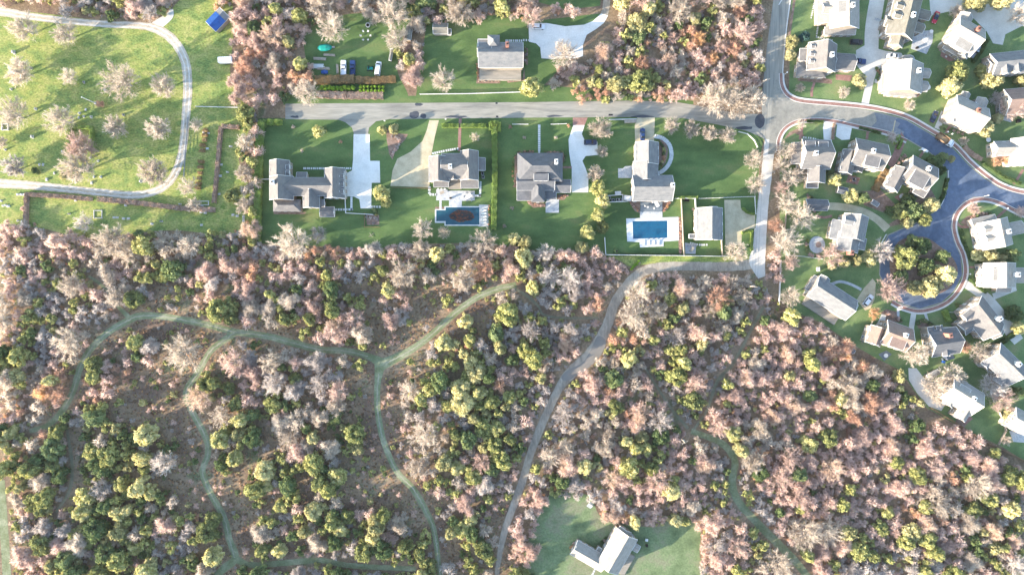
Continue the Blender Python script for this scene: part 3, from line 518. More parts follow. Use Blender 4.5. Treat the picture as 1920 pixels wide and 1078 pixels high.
# ================================================================= HOUSES
def win_mesh(nm, w_, h_, shut=False):
    fr = MB()
    for x in (-w_/2+.05, w_/2-.05, 0): fr.box((x, -.03, 0), (.09 if x else .05, .1, h_))
    for z in (-h_/2, h_/2): fr.box((0, -.045, z), (w_+.14, .14, .12))
    fr.box((0, -.025, 0), (w_-.1, .05, .05))
    f = fr.build('frame', M['white']); fm = f.data; bpy.data.objects.remove(f)
    p = MB().box((0, 0, 0), (w_-.14, .04, h_-.12)).build('pane', M['glass']); pm = p.data; bpy.data.objects.remove(p)
    return fm, pm
WIN = win_mesh('window', 1.0, 1.5); WINS = win_mesh('window', .9, 1.0)
WALLS = {'s': M['shingle'], 'w': M['white']}
def house(label, cat, wings, ang=0, org=(0, 0), roof='tan', wall='s', chim=(), group='houses of the neighbourhood', name='house', deckm='deck', win=True, doors=True, seed=0):
    """wings: (kind, x0,y0,x1,y1, eave, pitch[, base]) — the outline of each roof at its eaves in photograph pixels, turned by ang about org"""
    rr = random.Random(len(label)+seed); a = R_(ang); ca, sa = math.cos(a), math.sin(a)
    def topix(x, y):
        if ang == 0 and org == (0, 0): return x, y
        return org[0]+x*ca-y*sa, org[1]+x*sa+y*ca
    W = []
    for wg in wings:
        k, x0, y0, x1, y1, e, pt = wg[:7]; base = wg[7] if len(wg) > 7 else 0.0
        cx, cy = topix((x0+x1)/2, (y0+y1)/2); c = P(cx, cy, e); s = .2*(H-e)/H
        W.append((k, c, abs(x1-x0)*s, abs(y1-y0)*s, e+rr.uniform(-.02, .02), pt, base))
    c0 = W[0][1]
    t = thing(name, label, cat, (c0.x, c0.y, 0), 0, group)
    walls, roofs, trim, deck = MB(), MB(), MB(), MB(); wins = []; door_done = [False]
    def inside(p, skip):
        for j, (k, c, lx, ly, e, pt, base) in enumerate(W):
            if j == skip or base > 0: continue
            d_ = Vector((p.x-c.x, p.y-c.y)); u = d_.x*ca-d_.y*sa; v = d_.x*sa+d_.y*ca
            if abs(u) < lx/2+.1 and abs(v) < ly/2+.1: return True
        return False
    for j, (k, c, lx, ly, e, pt, base) in enumerate(W):
        # local frame: U along image x, V up the image
        U = Vector((ca, -sa, 0)); V = Vector((sa, ca, 0)); o = Vector((c.x-c0.x, c.y-c0.y, 0)); Z = Vector((0, 0, 1))
        if k == 'fl' or k == 'dk':
            hgt = e; q = deck if k == 'dk' else roofs
            q.box((o.x, o.y, hgt/2 if k == 'dk' else e-.1), (lx, ly, hgt if k == 'dk' else .2), -a)
            if k == 'dk': continue
            walls.box((o.x, o.y, (base+e)/2-.11), (lx-.4, ly-.4, e-base-.22), -a)
            for sx, sy, dx, dy in ((0, ly/2, lx, .14), (0, -ly/2, lx, .14), (lx/2, 0, .14, ly), (-lx/2, 0, .14, ly)):
                p = o+U*sx+V*sy; trim.box((p.x, p.y, e-.06), (dx+.06, dy+.06, .3), -a)
            continue
        swap = k in ('gx', 'hx', 'sN', 'sS')             # ridge along U
        A, B = (U, V) if swap else (V, U); la, lb = (lx, ly) if swap else (ly, lx)
        hb = lb/2; th = .16
        oh = .3 if base == 0 else .12
        if k[0] == 's':
            sg = {'sN': 1, 'sS': -1, 'sE': 1, 'sW': -1}[k[1] and k]
            r = pt*lb
            def pr(aa, bb, zz): return o+A*aa+B*(bb*sg)+Z*zz
            pts = [pr(-la/2, hb, e), pr(-la/2, -hb, e+r), pr(-la/2, -hb, e+r-th), pr(-la/2, hb, e-th)]
            roofs.prism(pts, A*la)
            wl = la/2-oh; wb = hb-oh
            walls.prism([pr(-wl, wb, base), pr(-wl, wb, e-th+pt*oh*.5), pr(-wl, -wb, e+r-th-pt*oh*1.2), pr(-wl, -wb, base)], A*(2*wl))
            for s_ in (-1, 1):
                q = o+A*(s_*(la/2)); trim.prism([q-A*.05+B*(hb*sg)+Z*(e+.03), q-A*.05-B*(hb*sg)+Z*(e+r+.03), q-A*.05-B*(hb*sg)+Z*(e+r-.26), q-A*.05+B*(hb*sg)+Z*(e-.26)], A*.10)
            q = o+B*(hb*sg); trim.prism([q-A*(la/2-.06)+Z*(e-.03), q-A*(la/2-.06)+B*(.07*sg)+Z*(e-.03), q-A*(la/2-.06)+B*(.07*sg)+Z*(e-.22), q-A*(la/2-.06)+Z*(e-.22)], A*(la-.12))
        else:
            r = pt*hb
            ins = hb*1.0 if k[0] == 'h' else 0
            if k[0] == 'g':
                pts = [o-A*la/2-B*hb+Z*e, o-A*la/2+Z*(e+r), o-A*la/2+B*hb+Z*e, o-A*la/2+B*hb+Z*(e-th), o-A*la/2+Z*(e+r-th*1.3), o-A*la/2-B*hb+Z*(e-th)]
                roofs.prism([pts[0], pts[1], pts[4], pts[5]], A*la); roofs.prism([pts[1]+Z*.004, pts[2]+Z*.002, pts[3], pts[4]], A*la)
                wl = la/2-oh; wb = hb-oh
                walls.prism([o-A*wl-B*wb+Z*base, o-A*wl-B*wb+Z*(e-th+pt*oh*.4), o-A*wl+Z*(e+r-th*1.6), o-A*wl+B*wb+Z*(e-th+pt*oh*.4), o-A*wl+B*wb+Z*base], A*(2*wl))
                for s_ in (-1, 1):
                    q = o+A*(s_*la/2-.06)
                    for sb in (-1, 1):
                        trim.prism([q+B*(sb*(hb+.02))+Z*(e+.035), q+Z*(e+r+.035), q+Z*(e+r-.27), q+B*(sb*(hb+.02))+Z*(e-.27)], A*.12)
                for sb in (-1, 1):
                    q = o+B*(sb*hb)-A*(la/2-.07); trim.prism([q+Z*(e-.03), q+B*(sb*.07)+Z*(e-.03), q+B*(sb*.07)+Z*(e-.21), q+Z*(e-.21)], A*(la-.14))
                roofs.prism([o-A*(la/2-.07)-B*.16+Z*(e+r-.06), o-A*(la/2-.07)+Z*(e+r+.05), o-A*(la/2-.07)+B*.16+Z*(e+r-.06)], A*(la-.14))
            else:
                ra = max(.05, la/2-ins); vs = [o-A*la/2-B*hb+Z*e, o+A*la/2-B*hb+Z*e, o+A*la/2+B*hb+Z*e, o-A*la/2+B*hb+Z*e]
                vs += [v-Z*.2 for v in vs]+[o-A*ra+Z*(e+r), o+A*ra+Z*(e+r)]
                roofs.add(vs, [(0, 1, 9, 8), (1, 2, 9), (2, 3, 8, 9), (3, 0, 8), (0, 4, 5, 1), (1, 5, 6, 2), (2, 6, 7, 3), (3, 7, 4, 0), (7, 6, 5, 4)])
                wl, wb = la/2-oh, hb-oh
                walls.prism([o-A*wl-B*wb+Z*base, o+A*wl-B*wb+Z*base, o+A*wl+B*wb+Z*base, o-A*wl+B*wb+Z*base], Z*(e-base-.2))
                for s0, s1, ax in ((0, 1, A), (1, 2, B), (2, 3, A), (3, 0, B)):
                    trim.prism([vs[s0]+Z*.0-(vs[s0]-o).normalized()*-.02, vs[s1]+(vs[s1]-o).normalized()*.02, vs[s1+4]+(vs[s1]-o).normalized()*.02, vs[s0+4]+(vs[s0]-o).normalized()*.02], Z*.015)
        # windows on each wall of this wing
        if not win: continue
        tocam = Vector((-c.x, -c.y, 0))
        for nrm, along, half, dist in ((U, V, ly/2, lx/2), (-U, V, ly/2, lx/2), (V, U, lx/2, ly/2), (-V, U, lx/2, ly/2)):
            vis = nrm.dot(tocam) > 0
            wd = 2*half-2*oh
            if base > 0:
                if wd < 1.2 or e-base < .6: continue
                # dormer: a row of small windows on its front (the low side)
                front = (k == 'gx' and nrm in (U, -U)) or (k == 'gy' and nrm in (V, -V)) or (k[0] == 's' and nrm == {'sN': V, 'sS': -V, 'sE': U, 'sW': -U}.get(k))
                if not front: continue
                n = max(1, int(wd/1.5)); zs = [e-.62]; small = True
            else:
                n = int(wd/(2.3 if vis else 3.6)); zs = [1.65] if e < 4.4 else [1.65, 4.25]; small = e < 2.9
                if e < 2.3: continue
                if k[0] == 'g' and ((k == 'gx') == (nrm in (U, -U))) and pt*hb > 2.2 and vis: zs = zs+[e+1.1]
            for zi, z in enumerate(zs):
                nn = n if z < e else min(2, n)
                for i in range(nn):
                    u = (i-(nn-1)/2)*(wd/nn if z < e else 1.5)
                    p = o+nrm*(dist-oh+.02)+along*u
                    if base == 0 and inside(Vector((p.x+c0.x, p.y+c0.y, 0))+nrm*.25, j): continue
                    wins.append((p+Z*z, nrm, small))
    walls.build('wall', WALLS[wall], t)
    ro = roofs.build('roof', M['roof_'+roof], t)
    if trim.v: trim.build('trim', M['white'], t)
    if deck.v: deck.build('deck', M[deckm], t)
    fit = False
    for i, (p, nrm, small) in enumerate(wins[:96]):
        rz = math.atan2(nrm.y, nrm.x)+math.pi/2
        if doors and not fit and p.z < 2 and not small and i > 2:
            fit = True
            dd = child('door', DOOR, t, (p.x, p.y, 1.05), (0, 0, rz)); child('handle', DOORH, dd, (.35, -.08, 0)); continue
        fm, pm = WINS if small else WIN
        wo = child('window', fm, t, p, (0, 0, rz)); child('pane', pm, wo)
    for q in chim:
        zc = W[q[2] if len(q) > 2 else 0]; hh = zc[4]+zc[5]*min(zc[2], zc[3])/2+.75
        p = P(q[0], q[1], hh); mb = MB(); cm = 'chimb' if len(q) > 3 else 'chim'
        mb.box((p.x-c0.x, p.y-c0.y, (hh+zc[4])/2-.2), (1.1, 1.5, hh-zc[4]+.4), -a); mb.box((p.x-c0.x, p.y-c0.y, hh+.06), (1.34, 1.74, .16), -a)
        mb.box((p.x-c0.x, p.y-c0.y, hh+.27), (.5, .5, .3), -a, mi=1)
        mb.build('chimney', [M[cm], M['dark']], ro)
    return t
dm = MB().box((0, -.03, 0), (1.0, .07, 2.1)); dm.box((0, -.07, .4), (.7, .03, .8)); dm.box((0, -.07, -.55), (.7, .03, .6)); _o = dm.build('door', M['white']); DOOR = _o.data; bpy.data.objects.remove(_o)
_o = MB().tube((0, 0, -.05), (0, -.05, .05), .035).build('handle', M['metal']); DOORH = _o.data; bpy.data.objects.remove(_o)

house('long grey shingled house with two cross wings and three garage dormers beside the white driveway', 'house', [
    ('gx', 528, 333, 624, 367, 5.0, .8), ('gy', 505, 331, 550, 375, 5.0, .85), ('gy', 505, 301, 543, 338, 4.6, .85), ('gy', 608, 316, 647, 372, 4.6, .85), ('hx', 512, 374, 564, 397, 3.2, .6),
    ('gy', 568, 356, 599, 390, 4.4, .9), ('sN', 556, 323, 576, 336, 3.0, .3), ('gx', 600, 388, 627, 407, 2.7, .5), ('sS', 599, 374, 609, 389, 2.8, .3),
    ('gx', 637, 326, 645, 336, 5.6, .6, 4), ('gx', 637, 340, 645, 350, 5.6, .6, 4), ('gx', 637, 354, 645, 364, 5.6, .6, 4), ('gx', 536, 309, 543, 318, 5.6, .6, 4), ('gx', 536, 320, 543, 329, 5.6, .6, 4)], roof='tan', chim=[(510, 341, 1)])
house('tan roofed house with two gabled wings facing a pool with a dark leafy cover', 'house', [
    ('gx', 828, 288, 878, 336, 5.0, .75), ('gy', 804, 294, 843, 341, 4.6, .85), ('gy', 863, 283, 897, 338, 5.0, .85), ('sE', 895, 296, 910, 320, 3.0, .3), ('sS', 813, 338, 841, 351, 2.9, .2), ('sS', 864, 336, 897, 353, 2.9, .25),
    ('gy', 844, 320, 858, 337, 5.0, .9), ('dk', 841, 337, 865, 355, .5, 0)], roof='tan', chim=[(844, 312, 0)])
house('large hipped grey house with white roof edges and a stone patio below', 'house', [
    ('hx', 970, 287, 1055, 341, 5.4, .72), ('gx', 969, 325, 1040, 357, 4.6, .55), ('hy', 996, 338, 1022, 379, 4.4, .8), ('sS', 969, 353, 997, 376, 3.0, .3), ('gx', 1038, 337, 1070, 361, 3.4, .8), ('sE', 1040, 328, 1053, 338, 3.0, .25), ('sS', 1021, 354, 1043, 374, 3.0, .15), ('sS', 1001, 326, 1028, 339, 7.4, .2, 5.5)], roof='dark', chim=[(1043, 303, 0)])
house('grey roofed house with a long garage wing towards the road and a dark deck', 'house', [
    ('gx', 1186, 329, 1261, 377, 5.2, .75), ('gy', 1191, 267, 1235, 308, 4.6, .75), ('gy', 1187, 303, 1234, 338, 4.4, .7), ('dk', 1201, 376, 1242, 397, .5, 0)], roof='grey', chim=[(1262, 347, 0)], deckm='deckdark')
house('grey gabled pool house inside the white fence beside the gravel parking court', 'house', [('gy', 1305, 390, 1355, 450, 4.6, .75), ('gx', 1330, 387, 1345, 396, 3.0, .4), ('fl', 1292, 439, 1305, 447, 2.6, 0)], roof='grey')
house('old grey shingled house with a pyramid roofed entry and a deep lower deck', 'house', [
    ('gx', 897, 80, 981, 127, 5.2, .7), ('gx', 895, 81, 922, 107, 5.2, .8), ('hy', 914, 66, 937, 92, 6.0, .9), ('fl', 896, 74, 915, 86, 3.0, 0), ('dk', 899, 124, 977, 150, 1.6, 0)], roof='grey', chim=[(951, 83, 0, 1)])
house('small grey shingled garden shed at the edge of the trees by the farmyard', 'shed', [('gx', 812, 44, 840, 64, 2.8, .6), ('fl', 839, 55, 846, 66, 1.8, 0)], roof='olive', name='shed', group='sheds', win=False)
# the village on the right
house('cream roofed house with a white porch at the top edge beside the pale lane', 'house', [('gy', 1557, -22, 1611, 54, 5.4, .65), ('sW', 1532, -10, 1559, 45, 3.2, .3), ('sS', 1545, 52, 1604, 66, 3.2, .3), ('gx', 1542, 6, 1562, 26, 4.6, .7), ('sW', 1572, 2, 1596, 24, 8.0, .12, 5)], ang=0.0, roof='pale', wall='s', chim=[(1600, 9, 0)])
house('tan house with three window dormers and a red decked porch at the road corner', 'house', [('gy', -27, -26, 27, 26, 5.2, .85), ('gx', 24, -10, 62, 21, 3.6, .7), ('sW', -42, -14, -25, 10, 3.2, .2), ('hx', -46, 12, 10, 38, 3.2, .35), ('gx', -22, -24, -14, -16, 7.0, .6, 5), ('gx', -22, -10, -14, -2, 7.0, .6, 5), ('gx', -22, 4, -14, 12, 7.0, .6, 5)], ang=4, org=(1541, 108), roof='tan', wall='s', chim=[(1561, 102, 0)])
house('bright pale roofed house on a green corner lot above the bend of the road', 'house', [('gy', -34, -28, 34, 28, 5.4, .6), ('sW', -42, -4, -32, 26, 3.2, .3), ('gx', 20, 4, 44, 24, 4.2, .7), ('gx', 24, -20, 46, -2, 4.2, .7), ('hx', -30, 24, 26, 36, 3.2, .4), ('gy', -6, -40, 14, -24, 3.4, .6)], ang=5, org=(1696, 145), roof='pale', wall='s', chim=[(1724, 132, 0)])
house('long olive roofed house with small dormers beside the pale lane', 'house', [('gy', -27, -46, 25, 40, 5.4, .75), ('gx', -34, 6, -8, 26, 4.8, .8), ('gy', -16, 30, 10, 58, 4.6, .8), ('gx', 20, -22, 46, -4, 3.6, .6), ('gx', -20, -24, -6, -12, 7.6, .6, 5), ('gx', -20, -6, -6, 6, 7.6, .6, 5), ('gx', 22, 4, 40, 22, 4.0, .7)], ang=14, org=(1696, 32), roof='olive', wall='s', chim=[(1714, 27, 0)])
house('pale roofed house above a red brick terrace behind the parked pickup', 'house', [('gx', -27, -30, 27, 28, 5.4, .75), ('gy', -30, -38, -4, -12, 4.4, .8), ('gy', 4, 8, 24, 34, 4.8, .7), ('sS', -10, -4, 20, 22, 7.4, .12, 5), ('sS', -26, 26, 8, 38, 3.2, .3)], ang=30, org=(1809, 70), roof='pale', wall='s', chim=[(1836, 54, 0, 1)])
house('grey roofed house cut by the picture edge with two front dormers', 'house', [('gx', -32, -20, 40, 22, 5.2, .8), ('gx', -38, -12, -18, 16, 4.6, .8), ('gy', -12, 2, 0, 20, 7.0, .7, 5), ('gy', 10, 2, 22, 20, 7.0, .7, 5)], ang=-6, org=(1890, 118), roof='grey', wall='s')
house('pinkish roofed house half hidden by a pink bare tree near the picture edge', 'house', [('gx', -24, -24, 34, 24, 5.2, .75), ('sW', -34, 2, -22, 20, 3.0, .3)], ang=-5, org=(1908, 190), roof='pink', wall='s')
house('pale roofed house with a long shed dormer above the dump truck', 'house', [('gx', -33, -24, 33, 24, 5.4, .75), ('gy', 4, -36, 26, -10, 4.6, .75), ('gy', -26, -34, -10, -16, 4.2, .7), ('gy', -30, 0, -14, 26, 5.0, .7)], ang=24, org=(1815, 213), roof='pale', wall='s', chim=[(1836, 207, 0, 1)])
house('white roofed house with a tan gabled wing right of the dump truck', 'house', [('gy', -8, -18, 34, 32, 5.4, .7), ('gx', -40, -14, -4, 14, 4.8, .75)], ang=-2, org=(1904, 278), roof='pale', wall='s')
house('tan house with white porch and lower rear wing at the first pavement bend', 'house', [('gx', -27, -27, 27, 28, 5.2, .8), ('sW', -46, -20, -25, 20, 3.2, .25), ('gy', -14, 24, 19, 54, 4.2, .75), ('fl', -16, 52, 6, 64, 2.8, 0), ('sN', -20, -24, -2, -12, 7.4, .12, 5), ('sN', 4, -24, 22, -12, 7.4, .12, 5)], ang=2, org=(1530, 289), roof='tan', wall='s', chim=[(1531, 287, 0)])
house('grey tan house with a big shed dormer and a brick terrace behind it', 'house', [('gx', -31, -25, 31, 25, 5.6, .75), ('gy', -50, 0, -24, 44, 4.4, .75), ('sS', -6, -2, 22, 21, 8.0, .12, 5), ('gy', -26, 22, -6, 36, 3.4, .5)], ang=12, org=(1630, 290), roof='tan', wall='s', chim=[(1639, 283, 0)])
house('tan house with a flat topped shed dormer at the fork of the dark road', 'house', [('gx', -27, -24, 27, 24, 5.6, .75), ('gy', -48, 8, -20, 52, 4.6, .75), ('sS', -12, -2, 19, 24, 8.0, .12, 5), ('sS', 4, 20, 28, 38, 3.6, .3)], ang=28, org=(1725, 325), roof='tan', wall='s', chim=[(1743, 316, 0)])
house('blue grey garage with a lean-to roof beside the curved gravel drive', 'garage', [('gx', -21, -9, 20, 12, 3.0, .7)], ang=2, org=(1532, 383), roof='dark', name='garage', group='garages')
house('grey house with a round flagstone terrace on its left by the turning circle', 'house', [('gy', -22, -24, 24, 22, 5.4, .75), ('gy', -26, 12, 16, 46, 4.8, .7), ('sW', -42, -8, -18, 28, 3.6, .4), ('gx', -20, -18, -2, -4, 7.4, .6, 5), ('sE', 14, 16, 28, 38, 3.4, .3)], ang=11, org=(1601, 427), roof='grey', wall='s', chim=[(1598, 474, 1, 1)])
house('long barn like house with a wide weathered deck on its lower side', 'house', [('gx', -43, -22, 43, 22, 5.0, .75), ('gy', -42, -26, -22, 4, 5.2, .75), ('dk', -42, 22, 30, 40, 1.2, 0), ('sN', 40, -16, 48, 0, 3.0, .3), ('sW', -52, -18, -41, 14, 2.9, .25)], ang=33, org=(1561, 559), roof='grey', wall='s')
house('pink tan house with a lower left wing at the foot of the turning circle', 'house', [('gx', -26, -23, 26, 23, 5.4, .8), ('gy', -52, -4, -22, 30, 4.6, .8), ('sS', -8, 0, 21, 21, 7.8, .12, 5)], ang=20, org=(1681, 630), roof='pink', wall='s', chim=[(1700, 629, 0)])
house('blue grey house with tall front dormers between two tan houses', 'house', [('gx', -27, -25, 27, 25, 5.4, .8), ('gy', -26, -32, -14, -12, 5.2, .7), ('gy', -10, -32, 2, -12, 5.2, .7), ('gy', -6, 4, 8, 26, 6.6, .5, 5)], ang=-9, org=(1770, 641), roof='dark', wall='s', chim=[(1783, 629, 0, 1)])
house('tan house set corner-on beside the pale branching drive', 'house', [('gx', -34, -26, 34, 24, 5.4, .75), ('gy', -20, 10, 6, 44, 4.6, .75), ('gx', 24, -18, 44, 8, 4.4, .7), ('gy', -28, -4, -14, 26, 7.0, .5, 5)], ang=52, org=(1842, 597), roof='tan', wall='s', chim=[(1876, 598, 0)])
house('pale blue grey roofed house at the right picture edge below the pale drive', 'house', [('gx', -33, -24, 33, 24, 5.4, .8), ('gy', 4, 12, 30, 36, 4.6, .75), ('gy', -34, -4, -16, 30, 4.8, .7)], ang=44, org=(1884, 683), roof='grey', wall='s', chim=[(1912, 683, 0)])
house('tan house with a skylit white gable just above the hedge of the right wood', 'house', [('gx', -34, -25, 32, 25, 5.2, .8), ('gy', 6, 8, 30, 40, 4.6, .8), ('sN', -14, -18, 8, 0, 7.6, .12, 5), ('gy', -26, 8, -4, 30, 4.2, .7)], ang=32, org=(1805, 742), roof='pale', wall='s', chim=[(1828, 748, 0)])
house('white roofed cottage at the right picture edge beside the tawny path', 'house', [('gx', -16, -20, 30, 20, 5.0, .75)], ang=28, org=(1910, 788), roof='pale', wall='s')
house('white roofed house with two small dormers and a side porch by the brick pavement', 'house', [('gy', -30, -26, 28, 26, 5.4, .7), ('gx', 24, -14, 52, 10, 4.2, .7), ('sN', -40, -36, 6, -22, 3.2, .25), ('gx', -20, -18, -4, -6, 7.4, .7, 5), ('gx', -20, 0, -4, 12, 7.4, .7, 5)], ang=-12, org=(1867, 438), roof='pale', wall='s', chim=[(1893, 434, 0)])
house('white roofed house below the grove with a flat dormer and a small side wing', 'house', [('gy', -30, -23, 31, 23, 5.4, .6), ('gx', 28, -14, 50, 14, 4.0, .7), ('sS', -6, 20, 22, 32, 3.2, .3), ('sW', -12, -12, 12, 10, 7.4, .12, 5)], ang=0, org=(1874, 516), roof='pale', wall='s', chim=[(1910, 515, 0)])
farm = house('white roofed farmhouse with an angled lower wing in the grass clearing', 'house', [('gy', -22, -38, 23, 38, 5.2, .7), ('gy', -19, -44, 6, -30, 4.0, .7), ('gx', 23, -30, 34, -16, 3.0, .3), ('gx', -74, 19, -7, 49, 3.4, .75), ('fl', -34.5, 10, -26.5, 21, 2.8, 0), ('dk', 23, -8, 34, 34, .6, 0)], ang=30, org=(1157, 1033), roof='pale', wall='s', seed=1)
house('small blue roofed shed standing in shade behind the brick terrace', 'shed', [('gx', -9, -6, 9, 6, 2.6, .5)], ang=12, org=(1580, 357), roof='dark', name='shed', group='sheds', win=False)
house('small grey garden shed among dark evergreens behind the curved drive', 'shed', [('gx', -7, -4, 7, 4, 2.4, .5)], ang=32, org=(1641, 381), roof='grey', name='shed', group='sheds', win=False)
house('grey lean-to shed between bare trees right of the farmyard lawn', 'shed', [('gy', -6, -13, 6, 13, 2.6, .6)], ang=8, org=(766, 62), roof='olive', name='shed', group='sheds', win=False)
house('long grey woodshed against the trees above the parked van', 'shed', [('gy', -2.5, -11, 2.5, 11, 2.4, .3)], ang=10, org=(733, 103), roof='olive', name='shed', group='sheds', win=False)
house('narrow blue grey shed at the wood edge behind the pink tan house', 'shed', [('gx', -13, -3.5, 13, 3.5, 2.4, .4)], ang=40, org=(1592, 652), roof='dark', name='shed', group='sheds', win=False)
house('small pale roofed shed under the bare trees by the gravel turning area', 'shed', [('gx', -12, -5, 12, 5, 2.4, .4)], ang=-28, org=(1750, 702), roof='pale', name='shed', group='sheds', win=False)
# the blue covered shed
bs = house('blue tarpaulin roofed shed with a grey lean-to on the rough grass', 'shed', [('gx', -19, -13, 19, 13, 3.0, .45)], ang=-46, org=(408, 37), roof='grey', name='shed', group='sheds', win=False)
p0 = bs.location; mb = MB(); a = R_(-46); U = Vector((math.cos(a), -math.sin(a), 0)); V = Vector((math.sin(a), math.cos(a), 0))
def q_(u, v, z): return U*u+V*v+Vector((0, 0, z))
hb = 13*.2; r_ = .45*hb
mb.prism([q_(-3.6, -hb-.05, 3.03), q_(-3.6, 0, 3.06+r_+.05), q_(-3.6, hb+.05, 3.03), q_(-3.6, hb+.05, 3.0), q_(-3.6, 0, 3.0+r_+.05), q_(-3.6, -hb-.05, 3.0)], U*5.2)
mb.build('tarpaulin', M['blue'], bs)
# ================================================================= FENCES, HEDGES, ROWS
_o = MB().box((0, 0, .6), (.14, .14, 1.2)); _o.box((0, 0, 1.23), (.2, .2, .06)); _o = _o.build('post', M['white']); POSTW = _o.data; bpy.data.objects.remove(_o)
POSTS = {'white': POSTW}
for k in ('wood', 'brownwood', 'metal'):
    _o = MB().box((0, 0, .6), (.14, .14, 1.22)).build('post', M[k]); POSTS[k] = _o.data; bpy.data.objects.remove(_o)
def fence(label, pts, h=1.2, m='white', solid=True, step=2.6, group='fences', th=.12, name='fence'):
    w_ = [P(*q) for q in pts]; t = thing(name, label, 'fence', (w_[0].x, w_[0].y, 0), 0, group); o = w_[0]
    mb = MB()
    for a, b in zip(w_, w_[1:]):
        d_ = b-a; L = d_.length; rz = math.atan2(d_.y, d_.x); mid = (a+b)/2-o
        if solid:
            mb.box((mid.x, mid.y, h*.5+.03), (L, th*.5, h*.94), rz); mb.box((mid.x, mid.y, h+.02), (L, th*1.7, .07), rz)
        else:
            for z in (.35, .7, 1.05): mb.box((mid.x, mid.y, z*h/1.15), (L, .09, .13), rz)
        n = max(1, round(L/step))
        for i in range(n):
            p = a+d_*(i/n)-o; child('post', POSTS[m], t, (p.x, p.y, 0), (0, 0, rz), (1, 1, h/1.15))
    p = w_[-1]-o; child('post', POSTS[m], t, (p.x, p.y, 0), (0, 0, rz), (1, 1, h/1.15))
    mb.build('panel' if solid else 'rail', M[m], t); return t
fence('white board fence round the pool lawn of the grey house', [(1135, 478), (1362, 481)], 1.5, 'white')
fence('tan board fence between the pool terrace and the pool house lawn', [(1276, 373), (1281, 479)], 1.5, 'wood')
fence('white board fence from the grey house to the pool house corner', [(1265, 373), (1302, 373), (1303, 392)], 1.5, 'white')
fence('short tan board fence below the pool house towards the lane', [(1351, 449), (1353, 481)], 1.5, 'wood')
fence('white board fence end beside evergreens at the pool lawn corner', [(1133, 446), (1135, 478)], 1.5, 'white')
fence('white rail fence across the big lawn above the gravel court', [(1310, 373), (1414, 369)], 1.1, 'white', False)
fence('white rail fence along the pale lane beside the gravel court', [(1414, 370), (1416, 402)], 1.1, 'white', False)
fence('white rail fence along the pale lane below the gravel court', [(1414, 430), (1410, 476)], 1.1, 'white', False)
fence('curved white rail fence round the upper corner of the big lawn', [(1384, 248), (1400, 252), (1413, 264), (1419, 277)], 1.1, 'white', False)
fence('short white board fence with a bin store at the road by the pollarded tree', [(1142, 226), (1192, 225)], 1.4, 'white')
fence('white fence round the machine yard beside the grey house', [(1137, 368), (1167, 366), (1167, 379), (1138, 380), (1137, 368)], 1.3, 'white')
fence('white fence linking the machine yard to the grey house', [(1167, 379), (1186, 377)], 1.3, 'white')
fence('left white fence before the hipped house lawn with a gap in the middle', [(961, 234), (990, 234)], .9, 'white', False)
fence('right white fence before the hipped house lawn with a gap in the middle', [(1033, 234), (1062, 233)], .9, 'white', False)
fence('long white rail fence along the road verge of the old shingled house', [(788, 178), (880, 177), (975, 174)], 1.1, 'white', False)
fence('white post and rail fence across the rough grass above the hedged plot', [(369, 201), (460, 203)], 1.1, 'white', False)
fence('thin pale wire fence beside the sandy cemetery track', [(354, 222), (349, 290), (346, 332)], 1.1, 'metal', False, 4)
fence('white fence beside the lane below the bare trees of the village edge', [(1462, 488), (1461, 525), (1459, 570)], 1.3, 'white')
fence('white fence crossing the lawn under the pale bare trees', [(1472, 478), (1505, 481), (1540, 486)], 1.1, 'white', False)
fence('tan fence between bare trees left of the grey house with flagstones', [(1473, 396), (1470, 430), (1469, 470)], 1.3, 'wood')
fence('long tan board fence along the edge of the right wood', [(1742, 764), (1800, 798), (1850, 830), (1925, 866)], 1.5, 'brownwood')
fence('tawny fenced alley wall leading up from the wood edge fence', [(1870, 832), (1884, 806), (1872, 772)], 1.2, 'wood')
fence('short white fence below the white driveway beside a mulch bed', [(648, 370), (649, 400), (700, 403)], 1.0, 'white')
fence('low white wall fence beside the long grey shingled house and its hedge', [(487, 337), (509, 337)], 1.2, 'white')
fence('low timber fence along the foot of the gravel parking area', [(734, 352), (808, 354)], .9, 'brownwood', False)
fence('pale timber fence beside the barn like house and the wood', [(1634, 602), (1614, 642)], 1.2, 'wood', False)
fence('brown timber fence round the small mulched plot on the back lawn', [(684, 400), (684, 426), (712, 426)], .8, 'brownwood', False)
fence('white gate fence on the brick pavement of the turning circle', [(1650, 458), (1660, 440)], 1.0, 'white', False)
fence('white picket fence crossing beside the tall front dormers', [(1778, 585), (1802, 587)], 1.0, 'white', False)

